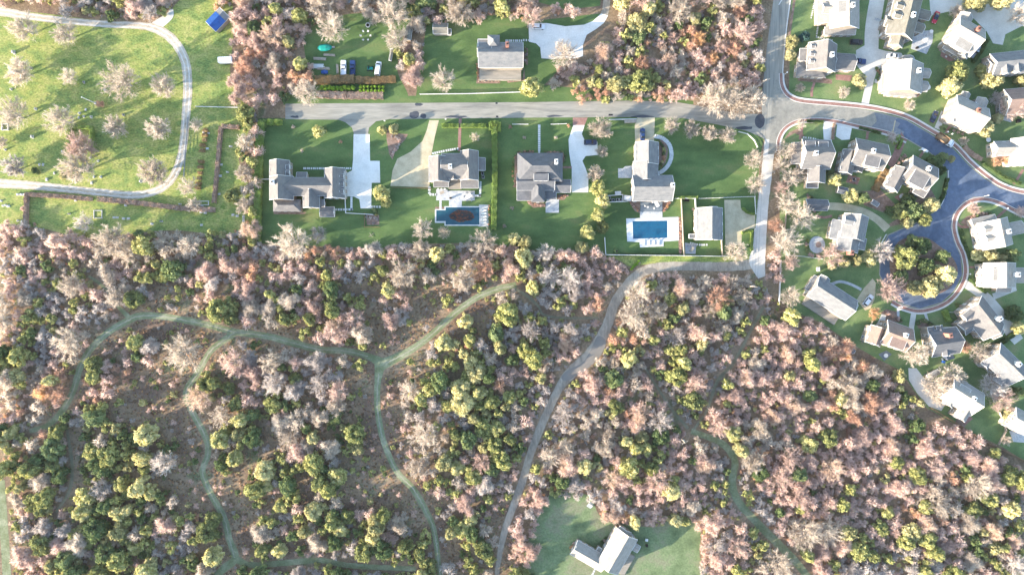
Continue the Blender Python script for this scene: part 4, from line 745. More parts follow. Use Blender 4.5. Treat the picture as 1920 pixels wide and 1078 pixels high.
def hedge(label, pts, w_, h=1.6, m='hedge', group='hedges', dens=60, name='hedge', cat='hedge', ls=.3, lump=.12):
    """clipped hedge: a dark inner core and a skin of leaf sprays following its box"""
    L = [P(*q) for q in pts]; o = L[0]; t = thing(name, label, cat, (o.x, o.y, 0), 0, group)
    core = MB(); T = []; r = nr; hw = w_*.1
    for a, b in zip(L, L[1:]):
        d_ = np.array(b-a); ln = np.linalg.norm(d_); u = d_/ln; v = np.array([-u[1], u[0], 0]); rz = math.atan2(u[1], u[0])
        mid = (a+b)/2-o; core.box((mid.x, mid.y, h*.46), (ln, hw*1.8, h*.9), rz, taper=.94)
        n = int(ln*(2*hw+1.4*h)*dens)+8
        s = r.uniform(-.02, 1.02, n); side = r.integers(0, 3, n); x = r.uniform(-1, 1, n); z = r.uniform(.05, 1, n)
        lp = lump*np.sin(s*ln*2.1+r.random()*6)
        x = np.where(side == 0, x, np.where(side == 1, 1, -1))*(hw*(1+lp)); z = np.where(side == 0, 1, z)*h*(1+lp*.5)
        A = np.array(a-o)+d_*s[:, None]+v*x[:, None]+np.array([0, 0, 1])*z[:, None]
        D = unit(v*(x/hw)[:, None]*.6+np.array([0, 0, .7])*(z/h)[:, None]+r.normal(size=(n, 3))*.6)
        q = unit(np.cross(D, r.normal(size=(n, 3)))); ss = (ls*r.uniform(.5, 1.2, n))[:, None]
        T.append(np.stack([A-q*ss*.5-D*ss*.4, A+q*ss*.5-D*ss*.4, A+D*ss*.6], 1))
    core.build('stems', M[m], t)
    child('foliage', tri_mesh('foliage', np.concatenate(T), M[m]), t); return t
hedge('tall clipped green hedge along the left side of the first house lawn', [(497, 231), (490, 240), (487, 330), (484, 452)], 12, 2.4, 'hedge')
hedge('short clipped green hedge under the road at the first lawn corner', [(497, 231), (530, 231)], 9, 2.0, 'hedge')
hedge('long tall hedge between the covered pool and the hipped house lawn', [(927, 238), (928, 330), (926, 430)], 9, 2.4, 'hedge')
hedge('small hooked hedge end by the road at the top of the long hedge', [(920, 246), (920, 232), (936, 232), (936, 248)], 5, 2.2, 'hedge')
hedge('low clipped yellow green hedge left of the brick path', [(829, 237), (860, 237)], 7, 1.4, 'hedge')
hedge('low clipped yellow green hedge right of the brick path', [(865, 237), (911, 237)], 7, 1.4, 'hedge')
hedge('square brown topped hedge round the cemetery family plot, upper side', [(131, 238), (176, 241)], 6, 1.6, 'hedge', group='plot hedges')
hedge('square hedge of the cemetery family plot, right side', [(175, 244), (177, 288)], 6, 1.6, 'hedge', group='plot hedges')
hedge('square hedge of the cemetery family plot, left side', [(133, 242), (130, 285)], 6, 1.6, 'hedge', group='plot hedges')
hedge('long clipped brown hedge below the sandy cemetery track', [(53, 365), (120, 369), (174, 374)], 7, 1.5, 'hedgeb', group='brown hedges')
hedge('long clipped brown hedge below the track, right of the gap', [(187, 374), (260, 381), (340, 391), (404, 394)], 8, 1.5, 'hedgeb', group='brown hedges')
hedge('brown hedge running up from the lower cemetery corner to the short hedge', [(403, 380), (410, 310), (416, 240)], 6, 1.5, 'hedgeb', group='brown hedges')
hedge('short clipped brown hedge at the top of the narrow hedged lawn', [(418, 238), (450, 240)], 7, 1.5, 'hedgeb', group='brown hedges')
hedge('brown hedge stub at the left end of the lower cemetery lawn', [(53, 366), (51, 425)], 6, 1.5, 'hedgeb', group='brown hedges')
hedge('tawny brown hedge below the farmyard, above the young shrubs', [(592, 152), (640, 151), (665, 150)], 15, 1.5, 'grassy', group='farmyard hedges', lump=.08)
hedge('right part of the tawny brown farmyard hedge', [(668, 151), (700, 153), (742, 150)], 12, 1.4, 'grassy', group='farmyard hedges', lump=.08)
hedge('pale pinkish row of cut stems beside the road verge', [(594, 178), (650, 180), (718, 180)], 13, .9, 'hedgeb', group='farmyard hedges', lump=.1)
hedge('narrow green hedge beside the mulch bed by the lane gate', [(1389, 437), (1408, 434), (1408, 470)], 3.5, 1.3, 'hedge')
hedge('narrow curved hedge above the lane gate', [(1391, 391), (1400, 399), (1413, 402)], 3.5, 1.3, 'hedge')
hedge('yellow green hedge on the lawn line right of the deck', [(1266, 371), (1306, 371)], 4, 1.6, 'hedge')
hedge('low dark hedge along the foot of the pool lawn fence', [(1155, 477), (1272, 478)], 3.5, 1.0, 'hedged')
hedge('pale fluffy ornamental grass row between the two tan houses', [(1660, 318), (1650, 335), (1638, 358)], 11, 1.6, 'grassy', name='grass_row', cat='grass row', group='ornamental grasses', lump=.25)
hedge('clipped hedge along the pavement before the flat dormered house', [(1684, 255), (1676, 270)], 6, 1.2, 'hedge')
hedge('clipped green hedge by the tall front dormers of the blue grey house', [(1768, 582), (1776, 602)], 9, 1.5, 'hedge')
hedge('dark pointed hedge beside the pale branching drive', [(1858, 650), (1880, 638), (1898, 625)], 7, 1.6, 'hedged')
hedge('low hedge along the curb of the white porch lawn', [(1512, 228), (1543, 229)], 4, .9, 'hedged')
hedge('low hedge beside the pavement above the yellow shrub', [(1610, 240), (1650, 250)], 4, .9, 'hedged')
hedge('clipped hedge along the dark road at the fork', [(1774, 335), (1768, 365), (1757, 385)], 5, 1.2, 'hedged')
hedge('brown clipped hedge bounding the lawn right of the dump truck', [(1806, 276), (1820, 290), (1838, 300)], 7, 1.2, 'hedgeb')
hedge('low hedge along the white kerb right of the brown hedge', [(1840, 305), (1880, 332), (1912, 345)], 5, 1.0, 'hedged')
hedge('narrow hedge beside the parked pickup and the brick terrace', [(1822, 118), (1840, 92), (1848, 76)], 6, 1.5, 'hedged')
hedge('curved low hedge before the white roofed house with dormers', [(1800, 430), (1806, 455), (1815, 480), (1822, 490)], 5, 1.0, 'hedged')
hedge('low hedge along the pale drive under the grove', [(1818, 520), (1830, 536), (1848, 548)], 6, 1.0, 'hedged')
hedge('low hedge right of the narrow brick drive', [(1690, 262), (1682, 280)], 5, 1.0, 'hedge')
hedge('low dark hedge between the two white drives', [(1563, 232), (1560, 262)], 4, .9, 'hedgeb')
# vegetable rows of the farmyard: every shrub its own
pr = None
for i in range(9):
    plant('shrub', 'green', 'l_spring', 604+i*7.2, 165+(i % 2), 5.0, 'bright green young shrub in the left row below the tawny farmyard hedge', 'shrub', 'bright young shrubs, left row', zf=1.5)
for i in range(7):
    for j in (0, 1):
        plant('shrub', 'green', 'l_spring', 676+i*7, 163+j*7, 3.6, 'small bright green shrub in the double row below the tawny farmyard hedge', 'shrub', 'bright young shrubs, double row', zf=1.6)
for i in range(5):
    plant('shrub', 'green', 'l_spring', 1184+i*3.4, 504-i*3.6, 3.4, 'bright yellow green shrub in the slanting row below the white board fence', 'shrub', 'bright shrubs above the dirt lane')
for i, (x, y) in enumerate([(387, 245), (386, 254), (385, 263), (382, 273), (381, 283), (379, 304), (378, 314), (377, 325), (375, 335), (374, 345), (373, 353)]):
    hedge('%s clump of tawny ornamental grass in the upright row on the hedged plot' % ('upper' if i < 5 else 'lower'), [(x, y-3), (x-.5, y+3)], 8, 1.1, 'grassy', name='ornamental_grass', cat='ornamental grass', group='tawny grasses, %s half of the row' % ('upper' if i < 5 else 'lower'), lump=.3)
for i in range(13):
    hedge('small russet grass tuft in the row edging the deck of the old shingled house', [(897+i*6.3 if i < 7 else 953+(i-7)*4.6, 152-.3*i), (899+i*6.3 if i < 7 else 955+(i-7)*4.6, 152.5-.3*i)], 5, .6, 'hedgeb', name='shrub', cat='shrub', group='russet tufts by the deck', lump=.3)
# ================================================================= SINGLE TREES
F, Rd, G, Sp, Z = 'fan', 'round', 'green', 'spruce', 'fuzz'
def trees(rows, nm, cat, grp=None):
    for k, c, x, y, r, l in rows: plant(nm, k, c, x, y, r, l, cat, grp)
trees([(F, 't_pale', 45, 55, 27, 'pale bare tree in the upper left corner of the cemetery below the track'), (F, 't_pale', 122, 64, 25, 'pale bare tree touching the lower edge of the upper cemetery track'),
       (Rd, 't_pale', 37, 135, 26, 'broad bare cemetery tree near the left edge with stones below it'), (F, 't_pale', 129, 144, 17, 'small bare cemetery tree standing alone on the brightest grass'),
       (F, 't_pale', 229, 152, 35, 'largest bare tree in the middle of the sunlit cemetery'), (Rd, 't_pale', 305, 160, 24, 'bare cemetery tree beside the right hand track'),
       (F, 't_pale', 25, 215, 30, 'bare tree above the small square stone enclosure'), (F, 't_pale', 113, 225, 28, 'bare tree touching the square hedged plot from the left'),
       (Rd, 't_pale', 216, 238, 22, 'bare tree just right of the square hedged plot'), (Rd, 't_pale', 298, 240, 24, 'bare tree left of the track at the height of the hedged plot'),
       (Rd, 't_pink', 152, 275, 28, 'brownish bare tree growing inside the square hedged plot'), (F, 't_pale', 146, 315, 33, 'bare tree directly below the square hedged plot'),
       (Rd, 't_pale', 285, 322, 29, 'bare tree in the inner bend of the cemetery track'), (Rd, 't_grey', 25, 314, 22, 'bare tree above the left end of the lower track'), (Rd, 't_pale', 2, 268, 12, 'bare tree cut by the left edge below the enclosure'),
       (F, 't_pale', 351, 350, 18, 'bare tree right of the lower bend of the track'), (F, 't_pale', 368, 236, 13, 'small bare tree between the track and the tawny grass row'), (F, 't_pale', 364, 384, 14, 'small bare tree standing on the brown hedge'),
       (F, 't_grey', 158, 419, 18, 'sparse bare tree alone on the shaded lower cemetery lawn'), (Z, 't_pink', 42, 392, 6, 'tiny bare shrub at the left stub of brown hedge'), (Rd, 't_pale', 457, 326, 17, 'bare tree on the wood edge right of the narrow hedged lawn'),
       (Rd, 't_pale', 458, 385, 16, 'bare tree between the round green bush and the tall hedge'), (Rd, 't_pale', 460, 268, 17, 'bare tree at the top right of the narrow hedged lawn')], 'bare_tree', 'tree')
plant('bush', Z, 't_rust', 187, 195, 10, 'round reddish brown bush at the foot of the flagpole', 'bush')
plant('bush', G, 'l_olive', 433, 367, 18, 'round olive green bush below the narrow hedged lawn', 'bush')
plant('bush', G, 'l_yel', 118, 330, 9, 'small yellow green bush above the lower cemetery track', 'bush')
plant('bush', G, 'l_dark', 64, 321, 8, 'small dark bush beside the lower cemetery track', 'bush')
trees([(F, 't_pale', 625, 52, 27, 'round pale bare tree with radiating branches on the farmyard lawn'), (F, 't_pale', 575, 174, 25, 'pale bare tree touching the road below the farmyard'), (F, 't_pale', 830, 151, 24, 'pale round bare tree on the lawn left of the old shingled house'),
       (F, 't_pale', 1057, 100, 26, 'golden pale bare tree inside the bend of the white driveway'), (F, 't_pale', 738, 26, 30, 'big pale bare tree at the top right of the farmyard lawn'), (Rd, 't_pale', 602, 14, 25, 'pale bare tree at the top edge above the radiating farmyard tree'),
       (F, 't_pale', 743, 74, 25, 'bare tree between the lean-to shed and the farmyard lawn'), (Rd, 't_pale', 862, 24, 27, 'large pale bare tree at the top edge above the garden shed'), (F, 't_pale', 549, 455, 35, 'largest pale bare tree at the foot of the first house lawn'),
       (F, 't_grey', 598, 440, 17, 'grey bare tree right of the largest tree at the foot of the first lawn'), (F, 't_pale', 793, 430, 20, 'cream bare tree left below the covered pool'), (F, 't_pale', 832, 435, 12, 'small cream bare tree directly below the covered pool'),
       (F, 't_pale', 891, 258, 9, 'small pale bare tree right of the brick path'), (Z, 't_pale', 907, 149, 6, 'tiny bare bush beside the deck of the old shingled house'), (F, 't_pale', 908, 452, 23, 'bare tree at the lower end of the long hedge'),
       (Rd, 't_pale', 1127, 243, 21, 'tall pollarded bare tree right of the white driveway by the road'), (Rd, 't_pale', 1128, 284, 12, 'middle one of the bare trees right of the white driveway, by the blue car'), (Rd, 't_pale', 1117, 326, 15, 'bare tree above the row of evergreens right of the white driveway'),
       (Rd, 't_pale', 1260, 235, 16, 'first round bare tree in the row of four along the big lawn'), (Rd, 't_pale', 1296, 243, 16.5, 'second round bare tree in the row of four along the big lawn'), (Rd, 't_pale', 1331, 250, 15.5, 'third round bare tree in the row of four along the big lawn'),
       (Rd, 't_pale', 1364, 255, 16, 'last round bare tree in the row of four, nearest the lane'), (F, 't_pale', 1413, 298, 18, 'upper of two sparse bare trees beside the pale lane'), (F, 't_pale', 1416, 346, 19, 'lower of two sparse bare trees beside the pale lane'),
       (F, 't_pale', 1382, 473, 22, 'round pale bare tree beside the bend of the lane below the gravel court'), (F, 't_pale', 1340, 186, 30, 'left of the three wide bare trees overhanging the road corner'), (F, 't_pale', 1376, 190, 32, 'middle of the three wide bare trees overhanging the road corner'),
       (F, 't_pale', 1409, 188, 26, 'right of the three wide bare trees overhanging the road corner'), (F, 't_pale', 1475, 283, 19, 'top bare tree of the cluster left of the tan porch house'), (F, 't_pale', 1466, 310, 17, 'second bare tree down left of the tan porch house'),
       (F, 't_pale', 1482, 333, 18, 'bare tree at the lower left corner of the tan porch house'), (F, 't_pale', 1499, 326, 15, 'bare tree touching the white side of the tan porch house'), (F, 't_pink', 1466, 352, 14, 'pinkish bare tree below the cluster left of the tan porch house'),
       (F, 't_pale', 1477, 382, 22, 'bare tree above the left end of the blue grey garage drive'), (F, 't_pale', 1505, 408, 25, 'wide bare tree right below the blue grey garage'), (F, 't_pale', 1471, 451, 27, 'wide bare tree on the lane side of the flagstone terrace house'),
       (F, 't_pink', 1482, 494, 15, 'small pinkish bare tree below the white lawn fence'), (F, 't_pink', 1560, 480, 22, 'brownish bare tree below the flagstone terrace house'), (F, 't_pale', 1483, 554, 19, 'bare tree at the left end of the barn like house'),
       (F, 't_grey', 1654, 472, 21, 'greyish bare tree at the left rim of the turning circle'), (F, 't_pink', 1666, 543, 26, 'wide russet pink bare tree at the lower left of the turning circle'), (Rd, 't_rust', 1640, 588, 12, 'small russet tree below the wide russet pink tree'),
       (Rd, 't_rust', 1455, 425, 14, 'russet bush like tree at the lane opposite the gravel court'), (F, 't_pale', 1716, 663, 25, 'pale bare tree between the pink tan house and the blue grey house'), (F, 't_pale', 1752, 722, 24, 'pale bare tree over the gravel turning area'),
       (F, 't_pale', 1784, 706, 24, 'pale bare tree above the roof of the corner house by the wood'), (F, 't_pale', 1762, 744, 16, 'low pale bare tree at the left wall of the corner house by the wood'), (F, 't_pale', 1838, 662, 20, 'bare tree between the corner-on house and the right edge house'),
       (F, 't_pink', 1812, 611, 15, 'reddish bare tree left of the corner-on tan house'), (Rd, 't_rust', 1808, 651, 13, 'orange leaved tree right of the blue grey house'), (F, 't_grey', 1860, 725, 24, 'grey bare tree below the pale blue grey roof'),
       (F, 't_pink', 1878, 748, 25, 'pink bare tree above the tawny path at the right edge'), (F, 't_pale', 1887, 825, 10, 'small pale tree beside the tawny alley'), (Rd, 't_pale', 1793, 22, 14, 'bare tree between the red car and the pale roofed house'),
       (F, 't_pale', 1908, 30, 22, 'bare tree in the top right corner'), (F, 't_pink', 1900, 200, 24, 'pink bare tree spreading over the pinkish roof'), (F, 't_grey', 1868, 185, 14, 'grey bare tree beside the pinkish roofed house'),
       (Rd, 't_pink', 1826, 391, 12, 'pink rounded tree inside the brick pavement loop'), (Rd, 't_rust', 1868, 303, 10, 'small orange tree before the white roofed house'), (Rd, 't_rust', 1888, 292, 15, 'orange tree touching the wall of the white roofed house'),
       (F, 't_pale', 1501, 233, 10, 'small pale tree by the brick pavement above the tan porch house'), (F, 't_grey', 1672, 257, 11, 'greyish small tree beside the narrow brick drive'), (Rd, 't_pale', 1500, 165, 9, 'left small round tree on the corner house lawn'), (Rd, 't_pale', 1583, 174, 11, 'right small round tree on the corner house lawn'),
       (Rd, 't_pale', 1705, 198, 11, 'small round pale tree on the corner lot lawn'), (Rd, 't_pale', 1806, 264, 9, 'small pale bush tree below the house above the dump truck'), (F, 't_pink', 1912, 397, 11, 'pink tree at the right edge above the brick pavement')], 'bare_tree', 'tree')
trees([(G, 'l_olive', 597, 245, 15, 'round olive tree alone on the first house lawn'), (G, 'l_olive', 716, 243, 10, 'small olive tree left of the mulch island by the road'), (G, 'l_yel', 737, 242, 12, 'yellow green tree on the mulch island by the road'),
       (G, 'l_olive', 995, 166, 25, 'big pale olive tree right of the old shingled house at the road'), (G, 'l_olive', 714, 360, 18, 'olive tree below the end of the white driveway'), (G, 'l_olive', 724, 378, 12, 'small olive tree under the one at the white driveway end'),
       (G, 'l_olive', 1122, 352, 17, 'top evergreen of the row right of the hipped house'), (G, 'l_olive', 1130, 377, 15, 'second evergreen of the row right of the hipped house'), (G, 'l_olive', 1122, 405, 17, 'third evergreen of the row right of the hipped house'),
       (G, 'l_olive', 1131, 425, 14, 'fourth evergreen of the row, beside the white fence end'), (G, 'l_olive', 1102, 434, 17, 'evergreen set left of the lower end of the row'), (G, 'l_yel', 1091, 465, 14, 'yellow green tree at the lower end of the hipped house lawn'),
       (G, 'l_olive', 965, 448, 15, 'left one of two olive trees at the foot of the hipped house lawn'), (G, 'l_yel', 986, 454, 15, 'right one of two olive trees at the foot of the hipped house lawn'), (G, 'l_yel', 1487, 78, 14, 'upper yellow green tree beside the road above the corner house'),
       (G, 'l_blue', 1509, 70, 12, 'blue green tree on the lawn beside the yellow green tree'), (G, 'l_yel', 1482, 102, 12, 'lower yellow green tree overhanging the kerb by the corner house'), (G, 'l_yel', 1613, 152, 15, 'yellow green tree beside the entry of the pale lane'),
       (G, 'l_yel', 1830, 3, 22, 'left half of the bright yellow crowns at the top right edge'), (G, 'l_yel', 1872, 4, 22, 'right half of the bright yellow crowns at the top right edge'), (G, 'l_olive', 1795, 138, 24, 'upper crown of the tall pale olive tree behind the corner lot'), (G, 'l_olive', 1780, 162, 22, 'lower crown of the pale olive tree behind the corner lot'),
       (G, 'l_yel', 1862, 150, 22, 'golden olive tree between the pickup house and the pinkish roof'), (G, 'l_olive', 1843, 132, 13, 'green tree right of the narrow hedge'), (G, 'l_yel', 1850, 240, 18, 'yellow olive tree right of the house above the dump truck'), (G, 'l_yel', 1870, 222, 12, 'small yellow tree above the yellow olive tree'),
       (G, 'l_olive', 1784, 75, 13, 'olive tree touching the left wall of the pale pickup house'), (G, 'l_yel', 1917, 152, 14, 'yellow tree at the right edge above the pinkish roof'), (G, 'l_olive', 1566, 336, 15, 'yellowish tree between the two tan houses'), (G, 'l_dark', 1556, 322, 9, 'dark tree beside the lower wing of the tan porch house'),
       (G, 'l_olive', 1597, 367, 16, 'olive tree behind the brick terrace lawn'), (G, 'l_dark', 1619, 370, 14, 'dark green tree right of the olive tree by the curved drive'), (G, 'l_yel', 1746, 386, 18, 'bright yellow tree at the dark road fork'), (G, 'l_dark', 1718, 396, 20, 'dark green tree left of the bright yellow tree'),
       (G, 'l_olive', 1690, 398, 18, 'olive green tree right of the curved drive end'), (G, 'l_dark', 1704, 376, 15, 'dark green tree below the brick terrace'), (G, 'l_olive', 1736, 412, 14, 'olive tree overhanging the turning road'), (G, 'l_yel', 1702, 418, 14, 'yellow green tree at the curve of the dark road'), (G, 'l_dark', 1670, 396, 12, 'dark tree above the middle of the curved drive'),
       (G, 'l_dark', 1750, 303, 18, 'dark green tree overhanging the road at the fork'), (G, 'l_dark', 1768, 296, 13, 'second dark tree at the fork, nearer the truck'), (G, 'l_dark', 1768, 320, 10, 'small dark tree below the two at the fork'), (G, 'l_yel', 1784, 299, 8, 'small sunlit yellow crown over the road at the fork'),
       (G, 'l_olive', 1632, 484, 17, 'olive tree below the chimney of the flagstone terrace house'), (G, 'l_yel', 1606, 490, 13, 'bright yellow green bush in the row below the flagstone terrace house'), (G, 'l_yel', 1584, 494, 12, 'second bright yellow green bush below the flagstone terrace house'), (G, 'l_yel', 1562, 500, 10, 'third bright yellow green bush below the flagstone terrace house'),
       (G, 'l_olive', 1703, 482, 25, 'left pale olive tree on the round island'), (G, 'l_dark', 1728, 462, 20, 'top dark tree on the round island'), (G, 'l_dark', 1768, 480, 16, 'right dark tree on the round island'), (G, 'l_olive', 1771, 513, 23, 'right olive tree on the round island'), (G, 'l_yel', 1748, 536, 22, 'lower right sunlit tree on the round island'),
       (G, 'l_yel', 1720, 540, 17, 'lower left sunlit tree on the round island'), (G, 'l_dark', 1738, 500, 20, 'dark tree in the middle of the round island'), (G, 'l_dark', 1690, 520, 15, 'small dark tree at the left of the round island'), (G, 'l_dark', 1712, 452, 13, 'small dark tree at the upper rim of the round island'),
       (G, 'l_yel', 1855, 478, 19, 'golden tree between the two white roofed houses'), (G, 'l_yel', 1877, 485, 12, 'small golden tree right of the golden tree'), (G, 'l_dark', 1898, 478, 16, 'dark green tree at the right edge between the white roofed houses'), (G, 'l_olive', 1834, 480, 13, 'greyish olive tree by the brick pavement'),
       (G, 'l_dark', 1905, 590, 19, 'dark green tree in the bed right of the pale drive'), (G, 'l_olive', 1913, 615, 14, 'olive tree at the right edge below the pale drive'), (G, 'l_yel', 1685, 706, 15, 'yellow green tree at the village corner of the right wood'), (G, 'l_yel', 1896, 775, 16, 'yellow olive tree at the right edge above the cottage'),
       (G, 'l_dark', 1905, 735, 14, 'dark tree below the right edge house'), (G, 'l_yel', 1727, 757, 10, 'small yellow tree on the wood edge by the turning area'), (G, 'l_yel', 1265, 975, 16, 'yellow green tree at the upper right of the farmhouse clearing')], 'evergreen_tree', 'tree')
for x, y, r in ((1387, 22, 15), (1311, 73, 14), (1352, 88, 14), (1375, 92, 15), (1203, 118, 14), (1256, 116, 15), (1378, 131, 14), (1262, 70, 11), (1240, 84, 11), (1335, 108, 13)):
    plant('bare_tree', Rd, 't_rust' if x % 2 else 't_pink', x, y, r, 'rounded salmon pink bare tree in the woodland block above the straight road', 'tree', 'salmon pink trees in the upper woodland block')
plant('bare_tree', F, 't_pale', 1275, 20, 25, 'big pale bare tree at the top of the upper woodland block', 'tree')
plant('evergreen_tree', G, 'l_yel', 1303, 35, 14, 'bright yellow green tree beside the big pale tree of the upper woodland block', 'tree')
for x, y, r, k, l in ((755, 516, 27, F, 'starry pale bare tree below the second and third lawns'), (789, 470, 21, Rd, 'tall pinkish bare tree under the left of the covered pool garden'), (869, 526, 23, Rd, 'pale bare tree just above the upper end of the curved trail'), (345, 660, 33, F, 'wide pale bare tree inside the looping trail'), (128, 641, 30, F, 'wide pale bare tree left of the looping trail'),
                     (215, 560, 19, F, 'silvery bare tree above the start of the looping trail'), (211, 452, 32, F, 'wide bare tree at the foot of the lower cemetery lawn, left one'), (308, 456, 22, Rd, 'bare tree at the foot of the lower cemetery lawn, middle one'), (352, 460, 22, Rd, 'bare tree at the foot of the lower cemetery lawn, right one'), (415, 778, 21, F, 'pale bare tree right of the inner forked trail'),
                     (798, 815, 27, F, 'wide pale bare tree in the middle grove'), (783, 878, 20, Rd, 'pale bare tree beside the lower middle trail'), (1411, 862, 24, Rd, 'pale rounded bare tree right of the bend in the right hand trail'), (1512, 1000, 30, F, 'wide fan of pale branches in the right wood, left one'), (1552, 996, 26, F, 'wide fan of pale branches in the right wood, right one'), (1462, 1058, 24, F, 'pale bare tree at the bottom edge left of the right hand trail'),
                     (1231, 582, 21, F, 'starry grey bare tree right of the dirt lane bend'), (1186, 594, 27, F, 'wide whitish bare tree on the dirt lane bend'), (1330, 583, 16, F, 'starry bare tree in the middle of the lane wood'), (1354, 610, 17, F, 'lower starry bare tree in the middle of the lane wood'), (1240, 545, 15, F, 'small starry tree below the lane corner'), (1321, 530, 17, F, 'bare tree below the straight dirt lane, left of two'), (1375, 530, 15, F, 'bare tree below the straight dirt lane, right of two'), (1392, 556, 19, F, 'bare tree beside the leaning pole at the lane end'),
                     (1030, 855, 20, F, 'tangled whitish bare tree right of the lower dirt lane'), (1142, 816, 14, F, 'starry small bare tree above the farmhouse clearing'), (1060, 840, 20, F, 'whitish bare tree in the thicket right of the dirt lane')):
    plant('bare_tree', k, 't_pale', x, y, r, l, 'tree')
# ================================================================= VEHICLES
def paint(nm, c, r=.35): return mat(nm, [c, c], 1, 3, .03, rough=r, spec=.5)
PAINT = {'white': paint('white_car_paint', 'd4d6d8'), 'silver': paint('silver_car_paint', 'a3a7ab'), 'black': paint('black_car_paint', '1f2226'), 'blue': paint('dark_blue_car_paint', '1d3763'), 'red': paint('red_car_paint', 'b3213c'), 'navy': paint('navy_car_paint', '22304d')}
LAMPW = mat('headlamp_glass', ['d6d9da', 'e0e2e2'], 1, 3, .02, rough=.1, spec=.5); LAMPR = mat('tail_lamp_red', ['8f1a1c', '9c2022'], 1, 3, .05, rough=.2, spec=.5)
_w = MB().tube((0, -.11, 0), (0, .11, 0), .34, n=16).build('tyre', M['black']); TYRE = _w.data; bpy.data.objects.remove(_w)
_w = MB().tube((0, -.125, 0), (0, .125, 0), .2, n=10).build('rim', M['metal']); RIM = _w.data; bpy.data.objects.remove(_w)
def loft(mb, secs, mi=0):
    """closed loft through rings given as (x, [(y,z)...])"""
    n = len(secs[0][1]); vs = [(x, y, z) for x, r in secs for y, z in r]; k = len(secs)
    fs = [(j*n+i, j*n+(i+1) % n, (j+1)*n+(i+1) % n, (j+1)*n+i) for j in range(k-1) for i in range(n)]
    fs += [list(range(n))[::-1], list(range((k-1)*n, k*n))]
    mb.add(vs, fs, mi)
def ring(hw, z0, z1, b=.12): return [(-hw, z0), (-hw, z1-b), (-hw+b, z1), (hw-b, z1), (hw, z1-b), (hw, z0)]
def car(px, py, deg, kind, colour, label, group='parked cars', name='parked_car'):
    """deg: heading of the nose in the photograph, clockwise from right"""
    p = P(px, py, .8); p.z = .05
    t = thing(name, label, {'pickup': 'pickup truck', 'van': 'van', 'suv': 'car', 'sedan': 'car'}[kind], p, R_(-deg), group)
    m = PAINT[colour]; L, W_, hb = {'sedan': (4.6, .9, .95), 'suv': (4.8, .95, 1.05), 'pickup': (5.5, .98, 1.08), 'van': (5.2, .98, 1.15)}[kind]; h = L/2
    b = MB()
    if kind == 'pickup':
        loft(b, [(h, ring(W_*.86, .42, .86)), (h-.25, ring(W_, .34, 1.0)), (.75, ring(W_, .32, hb)), (-.65, ring(W_, .32, hb)), (-.68, ring(W_, .32, .62)), (-h+.1, ring(W_, .36, .62)), (-h, ring(W_*.95, .42, .6))])
        for s in (-1, 1): b.box((-h*.5-.33, s*(W_-.05), .84), (h-.62, .1, .46))
        b.box((-h+.06, 0, .84), (.1, W_*2-.1, .46))
        cab = [(.95, W_*.9, hb-.06), (.35, W_*.78, 1.72), (-.42, W_*.78, 1.74), (-.64, W_*.9, hb-.06)]
    elif kind == 'van':
        loft(b, [(h, ring(W_*.88, .42, .9)), (h-.2, ring(W_, .34, 1.05)), (h-.85, ring(W_, .32, hb)), (-h+.05, ring(W_, .34, hb)), (-h, ring(W_*.97, .4, hb-.05))])
        cab = [(h-.8, W_*.92, hb-.06), (h-1.5, W_*.86, 1.95), (-h+.22, W_*.88, 1.98), (-h+.04, W_*.94, hb-.06)]
    elif kind == 'suv':
        loft(b, [(h, ring(W_*.82, .42, .82)), (h-.3, ring(W_*.97, .34, .96)), (.85, ring(W_, .32, hb)), (-h+.25, ring(W_, .34, hb)), (-h, ring(W_*.9, .42, hb-.1))])
        cab = [(1.0, W_*.9, hb-.06), (.3, W_*.76, 1.66), (-h+.55, W_*.76, 1.68), (-h+.12, W_*.88, hb-.06)]
    else:
        loft(b, [(h, ring(W_*.78, .4, .7)), (h-.35, ring(W_*.96, .32, .84)), (.9, ring(W_, .3, hb-.02)), (-1.2, ring(W_, .3, hb-.02)), (-h+.2, ring(W_*.95, .34, .9)), (-h, ring(W_*.84, .42, .8))])
        cab = [(1.05, W_*.9, hb-.08), (.25, W_*.72, 1.4), (-.85, W_*.72, 1.4), (-1.6, W_*.88, hb-.1)]
    bo = b.build('body', m, t, bevel=.03)
    c = MB(); (x0, w0, z0), (x1, w1, z1), (x2, w2, z2), (x3, w3, z3) = cab
    loft(c, [(x0-.05, ring(w0-.05, z0-.1, z0+.02, .01)), (x1-.03, ring(w1-.02, z0-.1, z1-.05, .05)), (x2+.03, ring(w2-.02, z0-.1, z2-.05, .05)), (x3+.05, ring(w3-.05, z0-.1, z3+.02, .01))])
    c.build('cabin', m, t)
    r = MB(); loft(r, [(x1-.05, ring(w1-.02, z1-.05, z1, .05)), ((x1+x2)/2, ring(w1, z1-.05, z1+.03, .06)), (x2+.05, ring(w2-.02, z2-.05, z2, .05))]); r.build('roof', m, t)
    def pane(nm, q): o = MB().prism(q, (Vector(q[1])-Vector(q[0])).cross(Vector(q[2])-Vector(q[0])).normalized()*.02).build(nm, M['glass'], t)
    e = .035
    pane('windshield', [(x0+e, -w0+.12, z0+.03), (x0+e, w0-.12, z0+.03), (x1+e, w1-.08, z1-.06), (x1+e, -w1+.08, z1-.06)])
    pane('rear_window', [(x3-e, w3-.12, z3+.05), (x3-e, -w3+.12, z3+.05), (x2-e, -w2+.1, z2-.08), (x2-e, w2-.1, z2-.08)])
